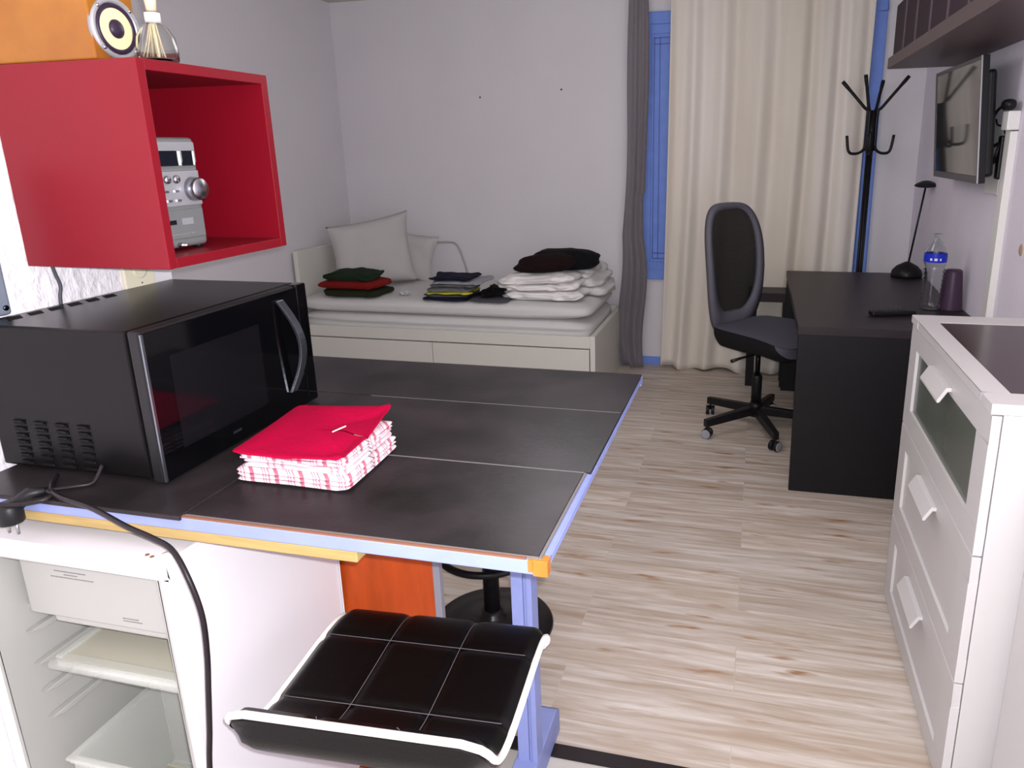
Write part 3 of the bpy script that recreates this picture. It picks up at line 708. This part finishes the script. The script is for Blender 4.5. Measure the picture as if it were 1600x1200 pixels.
# ================================================================ TABLE
tb = thing('bar_table', 'high lavender-edged table topped with dark slate tiles', 'table', (-.75, 1.26, 0))
tx0, tx1, ty0, ty1, TZ = -1.292, -.255, .833, 1.69, .900
ZU = .877
fr = MB()
fr.box(tx0, tx1, ty0, ty0+.022, ZU, TZ-.001); fr.box(tx0, tx1, ty1-.022, ty1, ZU, TZ-.001); fr.box(tx1-.022, tx1, ty0+.022, ty1-.022, ZU+.007, TZ-.001); fr.box(tx0, tx0+.022, ty0+.022, ty1-.022, ZU, TZ-.001)
fr.build('edge_frame', lav, tb, bevel=.0015)
box(tx0+.022, tx1-.022, ty0+.022, ty1-.022, ZU, TZ-.006).build('base_board', chip, tb)
cw = MB(); cw.box(tx1-.020, tx1+.0012, ty0-.0012, ty0+.016, ZU-.001, TZ-.0002); cw.box(tx1-.027, tx1-.02, ty0-.0012, ty0+.004, ZU+.004, TZ-.0002); cw.build('worn_corner', chip, tb, bevel=.0007)
eb = MB(); eb.box(-.845, tx1-.03, ty0+.0005, ty0+.006, TZ-.0015, TZ+.0015); eb.box(tx1-.008, tx1-.003, 1.118, ty0+.02, TZ-.0015, TZ+.0012) if False else None
eb.build('edge_lip', edge_brown, tb)
def tilep(x0, x1, y0, y1, z=TZ, nm_='slate_tile'): return box(x0, x1, y0, y1, z-.006, z+.002).build(nm_, tile, tb, bevel=.0012)
tilep(-.842, -.268, .841, 1.112); tilep(-1.290, -.2565, 1.115, 1.413); tilep(-1.290, -.2565, 1.416, 1.688)
tilep(-1.290, -.845, .829, 1.112, TZ+.001)
for q in ((-.842, -.268, 1.1122, 1.1148, TZ-.004, TZ+.0022), (-.842, -.262, 1.4132, 1.4158, TZ-.004, TZ+.0018), (-.2675, -.2635, .838, 1.112, TZ-.004, TZ+.0022), (-.842, -.268, .8380, .8405, TZ-.004, TZ+.0018)):
    box(*q).build('joint', grout, tb)
bl = MB().box(-1.292, -.545, .8335, .90, .859, ZU); bl.build('support_batten', pine, tb, bevel=.002)
for x0 in (-.476, -1.20):
    lg = MB(); lg.box(x0, x0+.026, 1.285, 1.33, .075, ZU); lg.box(x0+.026, x0+.034, 1.290, 1.325, .075, ZU); lg.box(x0+.034, x0+.046, 1.285, 1.33, .075, ZU)
    l_ = lg.build('leg', lav, tb, bevel=.0015)
    poly = [(1.03, 0), (1.03, .045), (1.06, .075), (1.45, .085), (1.475, .065), (1.475, 0)]
    ft = MB().prism(poly, lambda y, z, t_, x0=x0: Vector((x0-.008+.055*t_, y, z))); ft.build('foot', lav, l_, bevel=.003)
    tb2 = MB().prism([(.95, ZU), (.95, ZU-.03), (1.0, ZU-.06), (1.55, ZU-.06), (1.6, ZU-.03), (1.6, ZU)], lambda y, z, t_, x0=x0: Vector((x0+.046+.02*t_, y, z))); tb2.build('top_bearer', lav, l_, bevel=.003)

# orange board behind the fridge
ob = thing('orange_board', 'orange wood-effect upright board with grey edge under the table', 'board', (-.75, 1.26, 0))
box(-.90, -.640, 1.252, 1.268, 0, .80).build('panel', orange, ob)
box(-.640, -.624, 1.252, 1.268, 0, .80).build('edge_band', mat('grey_edge_band', (128, 126, 136), rough=.5), ob, bevel=.001)

# ---------------------------------------------------------------- microwave
mw = thing('microwave_oven', 'black microwave oven with bowed handle on the table corner', 'microwave', (-1.12, 1.14, .90))
a0, a1, b0, b1, z0, z1 = -1.294, -.975, .915, 1.366, .912, 1.170
body = MB(); body.box(a0, a1, b0, b1, z0, z1); body.build('cabinet', blackm, mw, bevel=.004)
for x in (-1.26, -1.0):
    for y in (.94, 1.34): MB().lathe([(.012, 0), (.012, .012)], (x, y, .901), 12).build('foot', blackp, mw)
# door
box(a1+.004, -.948, b0-.001, 1.325, z0-.006, z1+.001).build('door', blackp, mw, bevel=.004)
dfp = box(-.948, -.945, b0+.003, 1.325, z0-.004, z1-.003).build('door_glass', blackg, mw, bevel=.0008)
box(-.9455, -.9446, .965, 1.195, .952, 1.118).build('window', blackwin, mw)
box(a1+.004, -.946, 1.329, b1, z0-.006, z1+.001).build('control_panel', blackg, mw, bevel=.004)
box(-.9475, -.9442, b0-.0005, b0+.004, z0-.002, z1-.004).build('edge_trim', steelh, mw)
# handle: bowed vertical strip
hm = MB(); hp = []
for i in range(17):
    t = i/16; zc = 1.152-.200*t; bow = .022*math.sin(PI*t)+.003; hp.append((-.944+bow, 1.262+.024*math.sin(PI*t)+.012*t, zc))
vs_, fs = [], []
for x, y, zc in hp:
    for dx, dy in ((-.004, -.010), (.003, -.010), (.003, .010), (-.004, .010)): vs_.append(Vector((x+dx, y+dy, zc)))
for i in range(16):
    for k in range(4): fs.append((i*4+k, i*4+(k+1) % 4, (i+1)*4+(k+1) % 4, (i+1)*4+k))
fs += [(3, 2, 1, 0), (64, 65, 66, 67)]
hm.add(vs_, fs, False); hm.build('door_handle', steelh, mw, bevel=.001)
# a small illegible maker's mark
MB().box(-.9449, -.9444, 1.085, 1.108, .929, .934).build('maker_mark', mat('dim_print', (30, 30, 36), rough=.6), mw)
# vents on the near side
for c in range(4):
    vt = MB(); vh = MB()
    for r in range(7):
        x = -1.247+.046*c; zc = .993-.0125*r
        vt.box(x, x+.024, b0-.0022, b0-.0002, zc, zc+.005)
        vh.box(x, x+.022, b0-.0045, b0-.0002, zc+.0052, zc+.0074)
    v1 = vt.build('side_vent', blackvoid, mw, bevel=.0009); vh.build('vent_louvre', blackm, v1)
for c in range(6):
    vt = MB()
    for r in range(4):
        x = -1.276+.007*r; y = .962+.040*c
        vt.box(x, x+.0042, y-.004*r, y+.024-.004*r, z1-.0005, z1+.0008)
    vt.build('top_vent', blackvoid, mw)

# ---------------------------------------------------------------- tea towels on the table
def towel(x0, x1, y0, y1, z0, h, mt, label, seed, amp=.006, layers=2, skew=0, name='folded_tea_towel', tilt=(0, 0), wr=0):
    m_ = MB(); cx_, cy_ = (x0+x1)/2, (y0+y1)/2; hx, hy = (x1-x0)/2, (y1-y0)/2; lh = h/layers
    for k in range(layers):
        zc = z0+lh*(k+.5)
        def sp(x, e_): return math.copysign(abs(x)**e_, x)
        def g(u, v, k=k, zc=zc):
            a = 2*PI*u; b = PI*(v-.5); cb = sp(math.cos(b), .38)
            x = hx*cb*sp(math.cos(a), .09); y = hy*cb*sp(math.sin(a), .09); z = lh*.56*sp(math.sin(b), .9)
            n = noise.noise(Vector((x*11+seed, y*11+k, seed))); n2 = noise.noise(Vector((x*34, y*34+seed, z*30)))
            zz = z+amp*n*1.3+amp*.35*n2+tilt[0]*x/hx+tilt[1]*y/hy
            if wr: zz += wr*math.exp(-((x+.005-y*.3)/.022)**2)*max(0, y/hy)**1.5+wr*.9*max(0, x/hx)**4*max(0, y/hy)+wr*.25*math.sin((x*.7-y)*85)*max(0, x/hx)
            return Vector((cx_+x+skew*y+.004*n2, cy_+y+.004*n, zc+zz))
        m_.grid(g, 96, 14)
    return tag(m_.build(name, mt), label, 'tea towel', 'tea towels piled on the table')
T0 = TZ+.003
towel(-.848, -.632, .955, 1.150, T0, .024, checkA, 'pink and white checked tea towel at the bottom of the pile', 1, skew=-.06, layers=3)
towel(-.838, -.640, .965, 1.155, T0+.022, .018, checkB, 'white tea towel with faint pink stripes, second from the bottom', 5, skew=-.06)
towel(-.842, -.640, .960, 1.155, T0+.040, .012, checkA, 'pink striped tea towel just below the raspberry red one', 9, skew=-.05)
towel(-.852, -.645, .955, 1.165, T0+.052, .009, hotpink, 'raspberry red tea towel on top of the folded pile', 13, amp=.007, layers=1, skew=-.06, tilt=(.0, .004), wr=.024)
m_ = MB().tube(smooth_path([(-.689, 1.022, T0+.0765), (-.685, 1.032, T0+.077), (-.677, 1.045, T0+.079)]), .0012, 6); tag(m_.build('white_thread', piping), 'short white thread loop lying on the raspberry red towel', 'thread')

# ---------------------------------------------------------------- red cube shelf
rs = thing('red_wall_cube', 'red open cube shelf fixed to the textured kitchen wall', 'shelf', (-1.14, 1.21, 1.25))
a0, a1, b0, b1, z0, z1 = -1.297, -.985, 1.04, 1.372, 1.250, 1.596
t = .018
box(a0, a1, b0, b0+t, z0, z1).build('side_panel', red, rs, bevel=.0012); box(a0, a1, b1-t, b1, z0, z1).build('side_panel', red, rs, bevel=.0012)
box(a0, a1, b0+t, b1-t, z0, z0+t).build('bottom_panel', red, rs, bevel=.001); box(a0, a1, b0+t, b1-t, z1-t, z1).build('top_panel', red, rs, bevel=.001)
box(a0+.02, a0+.026, b0+t, b1-t, z0+t, z1-t).build('back_panel', redin, rs)

# radio / mini hi-fi in the cube
ra = thing('mini_hifi', 'silver mini stereo unit standing inside the red cube', 'stereo', (-1.14, 1.14, z0+t))
zr = z0+t
box(-1.255, -1.045, 1.066, 1.212, zr+.006, zr+.206).build('casing', silver2, ra, bevel=.008, seg=3)
box(-1.047, -1.0425, 1.070, 1.208, zr+.16, zr+.198).build('upper_face', silver, ra, bevel=.002)
box(-1.0435, -1.0415, 1.085, 1.160, zr+.155, zr+.182).build('display', mat('display_glass', (20, 22, 30), rough=.1), ra)
box(-1.0435, -1.0415, 1.172, 1.200, zr+.155, zr+.182).build('display', MATS['display_glass'], ra)
for y in (1.163, 1.198): box(-1.0432, -1.0408, y, y+.004, zr+.156, zr+.181).build('display_edge', whitep, ra)
box(-1.047, -1.0415, 1.070, 1.208, zr+.082, zr+.146).build('control_face', silver, ra, bevel=.002)
MB().lathe([(.0, .021), (.018, .021), (.0205, .018), (.0225, 0)], (-1.042, 1.187, zr+.112), 32, 'X').build('volume_knob', chrome, ra)
for y in (1.105, 1.125, 1.147): MB().lathe([(0, .006), (.0065, .006), (.0075, .003), (.0075, 0)], (-1.042, y, zr+.131), 18, 'X').build('button', chrome, ra)
for y, zz in ((1.115, .108), (1.14, .108), (1.12, .091), (1.142, .091)): box(-1.042, -1.039, y, y+.010, zr+zz, zr+zz+.004).build('button', chrome, ra)
box(-1.047, -1.0425, 1.072, 1.206, zr+.022, zr+.076).build('cassette_door', silver2, ra, bevel=.002)
box(-1.0428, -1.0415, 1.112, 1.134, zr+.050, zr+.058).build('door_window', blackvoid, ra); box(-1.0428, -1.0412, 1.150, 1.176, zr+.048, zr+.060).build('door_badge', silver, ra)
pr = MB()
for k in range(16): pr.box(-1.0425, -1.0413, 1.112+.0042*k, 1.114+.0042*k+.001*(k % 3), zr+.030, zr+.0325)
pr.box(-1.0412, -1.0406, 1.075, 1.20, zr+.1475, zr+.149); pr.build('small_print', text_m, ra)
MB().lathe([(0, .018), (.003, .018), (.003, .010), (.0045, .010), (.0045, 0)], (-1.045, 1.136, zr+.012), 12, 'X').build('jack_socket', chrome, ra)
for y in (1.08, 1.20): MB().lathe([(.008, 0), (.008, .008)], (-1.06, y, zr+.001), 10).build('foot', blackp, ra)

# speaker on the cube
sp_ = thing('loudspeaker', 'honey wood bookshelf loudspeaker on top of the red cube', 'loudspeaker', (-1.16, 1.09, 1.597))
ZT = 1.597
box(-1.29, -1.068, 1.046, 1.142, ZT, ZT+.20).build('cabinet', honey, sp_, bevel=.003)
yc, zc = 1.094, ZT+.052
ring = [(.047, 0), (.050, .004), (.047, .0075), (.041, .006), (.040, .002)]
MB().lathe([(.0505, -.001)]+ring+[(.039, -.001)], (-1.068, yc, zc), 48, 'X').build('driver_ring', silver, sp_)
MB().lathe([(.0405, .002), (.0395, .006), (.036, .0075), (.032, .004), (.0315, .001), (.0, .001)], (-1.068, yc, zc), 48, 'X').build('surround', rubber, sp_)
MB().lathe([(.0325, .0045), (.016, .0015), (.0, .0015)], (-1.068, yc, zc), 48, 'X').build('cone', cream, sp_)
MB().lathe([(.0155, .001), (.015, .006), (.010, .010), (0, .012)], (-1.068, yc, zc), 32, 'X').build('dust_cap', rubber, sp_)
for a in (PI/4, 3*PI/4, 5*PI/4, 7*PI/4): MB().lathe([(0, .009), (.003, .008), (.0035, .004)], (-1.068, yc+.0455*math.cos(a), zc+.0455*math.sin(a)), 10, 'X').build('screw', chrome, sp_)
MB().lathe([(0, .003), (.016, .003), (.018, 0)], (-1.068, yc, zc+.10), 24, 'X').build('tweeter', rubber, sp_)

# reed diffuser
df_ = thing('reed_diffuser', 'round glass bottle of pale reeds at the edge of the red cube', 'diffuser', (-1.022, 1.13, 1.597))
c = (-1.022, 1.132, ZT)
gb = MB().lathe([(0, .0), (.0295, 0), (.0325, .004), (.033, .024), (.030, .042), (.022, .056), (.013, .064), (.0115, .070), (.0115, .082), (.0095, .082), (.0095, .068), (.019, .055), (.0275, .041), (.0305, .024), (.030, .005), (0, .004)], c, 40); gb.build('bottle', glassy, df_)
MB().lathe([(.0122, .063), (.0125, .080), (.0118, .081), (.0115, .063)], c, 32).build('neck_band', piping, df_)
rd = MB(); random.seed(3)
for k in range(16):
    a = random.random()*6.28; r0 = random.random()*.010+.004; r1 = .003+.003*random.random(); a2 = a+random.random()-.5
    rd.tube([(c[0]+r0*2*math.cos(a), c[1]+r0*1.6*math.sin(a), c[2]+.006), (c[0]+r1*math.cos(a2), c[1]+r1*math.sin(a2), c[2]+.066), (c[0]-r0*.9*math.cos(a), c[1]-r0*.9*math.sin(a), c[2]+.14)], .0012, 5)
rs_ = rd.build('reeds', reed, df_); rs_['kind'] = 'stuff'
MB().lathe([(.0075, .081), (.009, .095), (.013, .125)], c, 20).build('neck_wrap', tan, df_)

# ---------------------------------------------------------------- kitchen wall bits
ol_ = thing('wall_outlet', 'beige square outlet on the textured wall above the microwave', 'outlet', (-1.295, 1.28, 1.20))
box(-1.2999, -1.291, 1.238, 1.318, 1.158, 1.240).build('cover_plate', outlet_m, ol_, bevel=.003)
MB().lathe([(.018, 0), (.018, .003), (.015, .003)], (-1.291, 1.278, 1.205), 24, 'X').build('socket_ring', outlet_m, ol_)
MB().lathe([(0, .001), (.002, .001)], (-1.291, 1.280, 1.176), 8, 'X').build('pin_hole', blackvoid, ol_) if False else box(-1.2912, -1.2902, 1.279, 1.282, 1.175, 1.178).build('screw', screwm, ol_)
m_ = MB().tube(smooth_path([(-1.293, 1.082, 1.26), (-1.293, 1.085, 1.235), (-1.291, 1.090, 1.205), (-1.292, 1.086, 1.185), (-1.292, 1.083, 1.160)]), .0032, 8)
tag(m_.build('speaker_wire', darkgrey_cable), 'thin grey wire running down the wall from the red cube', 'wire')
gp = thing('grey_bracket', 'grey plastic plate with a screw at the left picture edge', 'bracket', (-1.29, .93, 1.165))
box(-1.299, -1.286, .86, .986, 1.172, 1.42).build('plate', greyplate, gp, bevel=.008, seg=3)
MB().lathe([(0, .002), (.005, .002), (.005, 0)], (-1.286, .974, 1.186), 14, 'X').build('screw', screwm, gp)

# ---------------------------------------------------------------- fridge
fg = thing('open_fridge', 'white under-table fridge standing open without door', 'fridge', (-1.08, 1.0, 0))
x0, x1, y0, y1, zt = -1.298, -.861, .808, 1.243, .832
w_ = .022
cs_ = MB(); cs_.box(x0, x1, y0, y1, zt-.03, zt); cs_.box(x0, x1, y0, y1, .02, .06); cs_.box(x1-w_, x1, y0, y1, .06, zt-.03); cs_.box(x0, x0+w_, y0, y1, .06, zt-.03); cs_.box(x0+w_, x1-w_, y1-.03, y1, .06, zt-.03)
cs_.build('cabinet', fridgew, fg, bevel=.004)
ln = MB(); ln.box(x0+w_, x0+w_+.008, y0+.004, y1-.03, .06, zt-.03); ln.box(x1-w_-.008, x1-w_, y0+.004, y1-.03, .06, zt-.03); ln.box(x0+w_+.008, x1-w_-.008, y1-.04, y1-.03, .06, zt-.03); ln.box(x0+w_+.008, x1-w_-.008, y0+.004, y1-.04, zt-.038, zt-.03); ln.box(x0+w_+.008, x1-w_-.008, y0+.004, y1-.04, .06, .075)
ln.build('liner', liner, fg, bevel=.002)
for zz in (.60, .53, .47, .41):
    for sx in (0, 1):
        xa, xb = ((x0+w_+.008, x0+w_+.022) if sx == 0 else (x1-w_-.022, x1-w_-.008))
        MB().prism([(.86, zz+.004), (.885, zz-.006), (1.19, zz-.006), (1.19, zz+.006), (.885, zz+.006)], lambda y, z, t_, xa=xa, xb=xb: Vector((xa+(xb-xa)*t_, y, z))).build('shelf_runner', liner, fg, bevel=.002)
# freezer flap
fl = box(x0+.055, x1-w_-.009, .862, .878, .648, .772).build('freezer_flap', liner, fg, bevel=.004)
box(x0+w_+.008, x1-w_-.008, .878, y1-.04, .640, .652).build('freezer_floor', liner, fg)
box(x0+.10, x1-w_-.015, .868, .905, .632, .650).build('flap_lip', liner, fg, bevel=.005)
tx = MB(); random.seed(5)
def printline(xa, xb, z, y):
    x = xa
    while x < xb:
        l = .003+.004*random.random(); tx.box(x, x+l, y-.0006, y, z, z+.0016); x += l+.0011
printline(-1.165, -1.10, .744, .862); printline(-1.145, -1.12, .738, .862); printline(-1.175, -1.085, .732, .862)
printline(-1.035, -1.005, .668, .862); printline(-1.035, -.995, .663, .862)
tx.build('small_print', text_m, fl)
# glass shelf
gs = box(-1.195, x1-w_-.010, .855, 1.18, .560, .563).build('shelf_plate', frost, fg)
MB().tube([(-1.197, .846, .560), (x1-w_-.010, .846, .560)], .010, 12).build('shelf_rail', clear, fg)
box(-1.197, x1-w_-.010, .852, .872, .548, .566).build('shelf_rim', clear, fg, bevel=.004)
box(-1.202, -1.188, .855, 1.18, .553, .568).build('shelf_side', clear, fg, bevel=.003)
# crisper drawer
dw = MB(); A, B, Yn, Yf, Zt, Zb = -1.19, -.905, .835, 1.04, .36, .16
dw.box(A, A+.004, Yn, Yf, Zb, Zt); dw.box(B-.004, B, Yn, Yf, Zb, Zt); dw.box(A+.004, B-.004, Yn, Yn+.004, Zb, Zt); dw.box(A+.004, B-.004, Yf-.004, Yf, Zb, Zt); dw.box(A+.004, B-.004, Yn+.004, Yf-.004, Zb, Zb+.004)
dw.box(A-.008, A+.004, Yn-.008, Yf+.008, Zt, Zt+.006); dw.box(B-.004, B+.008, Yn-.008, Yf+.008, Zt, Zt+.006); dw.box(A+.004, B-.004, Yf-.004, Yf+.008, Zt, Zt+.006); dw.box(A+.004, B-.004, Yn-.008, Yn+.004, Zt, Zt+.006)
dwo = dw.build('crisper_drawer', clear, fg, bevel=.001)
rbm = MB()
for k in range(14): rbm.box(A+.008, B-.008, Yn+.008+.013*k, Yn+.014+.013*k, Zb+.005, Zb+.012)
rbm.build('drawer_ribs', frost, dwo)
gr = MB(); random.seed(9)
for k in range(9):
    x = -1.12
    while x < B-.02:
        l = .003; gr.box(x, x+l, Yf-.006, Yf-.0045, Zt-.03-.018*k, Zt-.027-.018*k); x += .006
gr.build('grip_dots', text_m, dwo)
for x, y in ((-.912, .822), (-.900, .819)): MB().lathe([(.0035, 0), (.003, .0008)], (x, y, zt), 14).build('hinge_hole', edge_brown, fg)
MB().lathe([(.011, -.0005), (.010, .002), (0, .003)], (-.879, .829, zt), 20).build('hinge_cap', whitep, fg)
for x in (x0+.03, x1-.03):
    for y in (y0+.03, y1-.03): MB().lathe([(.014, 0), (.014, .02)], (x, y, 0), 12).build('foot', blackp, fg)

# ---------------------------------------------------------------- cords
cdw = thing('loose_power_cord', 'black power cord hanging over the table edge in front of the fridge', 'cord', (-.95, .80, .90))
pth = [(-1.16, .90, .909), (-1.13, .865, .909), (-1.085, .835, .910), (-.991, .813, .909), (-.901, .786, .903), (-.846, .777, .895), (-.805, .768, .885), (-.772, .755, .85), (-.757, .752, .794), (-.76, .752, .728), (-.77, .752, .658), (-.781, .752, .585), (-.794, .752, .509), (-.80, .752, .42), (-.79, .76, .30), (-.78, .77, .12), (-.74, .78, .012)]
MB().tube(smooth_path(pth, 10), .0042, 10).build('cable', cable_m, cdw)
pl = thing('european_plug', 'black two-pin plug with its cord resting on the table edge at far left', 'plug', (-1.16, .82, .88))
MB().lathe([(0, .018), (.014, .018), (.0185, .012), (.0195, 0), (.0195, -.014), (.018, -.016), (0, -.016)], (-1.155, .806, .886), 30).build('plug_head', blackp, pl)
MB().tube([(-1.155, .806, .890), (-1.140, .835, .909), (-1.118, .845, .911)], [.0125, .011, .006], 12).build('strain_relief', blackp, pl)
for dx in (-.0095, .0095): MB().tube([(-1.155+dx, .806, .871), (-1.155+dx, .806, .850)], .0024, 10).build('pin', chrome, pl)
MB().tube(smooth_path([(-1.118, .845, .911), (-1.10, .838, .908), (-1.105, .820, .906), (-1.14, .80, .905), (-1.18, .795, .907), (-1.25, .80, .908), (-1.285, .82, .91)], 8), .004, 8).build('cord', cable_m, pl)
MB().tube(smooth_path([(-1.118, .845, .911), (-1.085, .87, .910), (-1.07, .89, .91), (-1.072, .914, .93)], 8), .0035, 8).build('cord', cable_m, pl)

# ---------------------------------------------------------------- bar stools
def bar_stool(loc, rz, sz, label):
    t_ = thing('bar_stool', label, 'bar stool', loc, rz, group='bar stools at the table', world=False)
    # profile from far edge (+y) to raised lip (-y), z relative to the seat plane
    prof = [(.190, -.050), (.186, -.028), (.172, -.008), (.145, .002), (.09, .004), (0, .0), (-.07, .000), (-.115, .012), (-.140, .034), (-.158, .060), (-.169, .083)]
    pp = smooth_path([Vector((0, y, z)) for y, z in prof], 5)
    lens = [0]
    for i in range(1, len(pp)): lens.append(lens[-1]+(pp[i]-pp[i-1]).length)
    Lt = lens[-1]
    def at(v):
        s_ = v*Lt
        for i in range(1, len(pp)):
            if lens[i] >= s_-1e-9:
                k = (s_-lens[i-1])/max(1e-9, lens[i]-lens[i-1]); q = pp[i-1].lerp(pp[i], k); d = (pp[i]-pp[i-1]).normalized(); return q, Vector((0, -d.z, d.y))*-1 if False else Vector((0, d.z, -d.y))
        return pp[-1], Vector((0, 1, 0))
    HW = .19
    cuts_v = [.30, .64]; cuts_u = [1/3, 2/3]
    def half(v):
        r = .035/Lt; k = 1
        if v < r: k = 1-(1-math.sqrt(max(0, 1-((r-v)/r)**2)))*.035/HW
        if v > 1-r: k = 1-(1-math.sqrt(max(0, 1-((v-1+r)/r)**2)))*.035/HW
        return HW*k
    def surf(u, v, off):
        q, n = at(v)
        if n.z < 0: n = -n
        if v > .85 and n.y > 0 and False: n = -n
        return Vector(((2*u-1)*half(v), q.y, sz+q.z))+n*off
    def topf(u, v):
        d = .010
        for c_ in cuts_u: d -= .0045*math.exp(-((u-c_)/.022)**2)
        for c_ in cuts_v: d -= .004*math.exp(-((v-c_)/.018)**2)
        e_ = min(u, 1-u, v*1.1, (1-v)*1.1); d -= .012*math.exp(-(e_/.025)**2)
        return surf(u, v, d+.012)
    m_ = MB(); m_.grid(topf, 72, 72)
    cush = m_.build('seat_cushion', leather, t_)
    m_ = MB(); m_.grid(lambda u, v: surf(u, v, -.024+.022*math.exp(-(min(u, 1-u, v, 1-v)/.05)**2)), 30, 40); 
    # rim joining top and bottom
    def rim_pt(k):
        k = k % 1.0*4
        if k < 1: return k, 0
        if k < 2: return 1, k-1
        if k < 3: return 3-k, 1
        return 0, 4-k
    def rim(u, v):
        a, b = rim_pt(u); return surf(a, b, .008-.012*v)
    m_.grid(rim, 160, 2)
    m_.build('seat_shell', leather, t_)
    path = [surf(*rim_pt(k/160), .004) for k in range(160)]
    path = [Vector((q.x*1.018, q.y*1.012, q.z+.003)) for q in path]
    # skip the far edge so that the piping shows on sides and lip
    MB().tube(path, .0056, 8, closed=True).build('piping', piping, t_)
    sm_ = MB()
    for c_ in cuts_u:
        sm_.tube([surf(c_, v/40, .0183) for v in range(1, 40)], .0007, 5)
    for c_ in cuts_v:
        sm_.tube([surf(u/30, c_, .0188) for u in range(1, 30)], .0007, 5)
    sm_.build('stitching', stitch, t_)
    MB().lathe([(.09, sz-.040), (.09, sz-.028)], (0, 0, 0), 24).build('seat_plate', blackm, t_)
    MB().lathe([(.017, .30), (.017, sz-.038)], (0, 0, 0), 20).build('gas_lift', chrome, t_)
    MB().lathe([(.025, .03), (.025, .36), (.022, .365)], (0, 0, 0), 24).build('column', blackp, t_)
    MB().lathe([(0, 0), (.185, 0), (.19, .004), (.185, .012), (.12, .020), (.05, .030), (.034, .045), (.030, .06), (0, .06)], (0, 0, 0), 56).build('base', mat('black_satin_base', (26, 22, 24), rough=.3), t_)
    ringp = []
    for i in range(25):
        a = -PI+.25+ (PI-.5)*i/24; ringp.append((.16*math.cos(a), .02+.175*math.sin(a), .275))
    MB().tube([(0.0, .0, .275)]+ringp+[(0.0, .0, .275)], .011, 10).build('footrest', blackp, t_)
    MB().tube([(.02, 0, sz-.045), (.12, .02, sz-.06), (.17, .03, sz-.062)], .005, 8).build('lever', blackp, t_)
    return t_
stool = bar_stool((-.512, .872, 0), math.radians(3.5), .603, 'black quilted bar stool with white piping in front of the table')
st2 = dup(stool, (-.745, 1.84, 0), math.radians(5), 'black bar stool tucked behind the table, round base visible')
for o in st2.children: pass
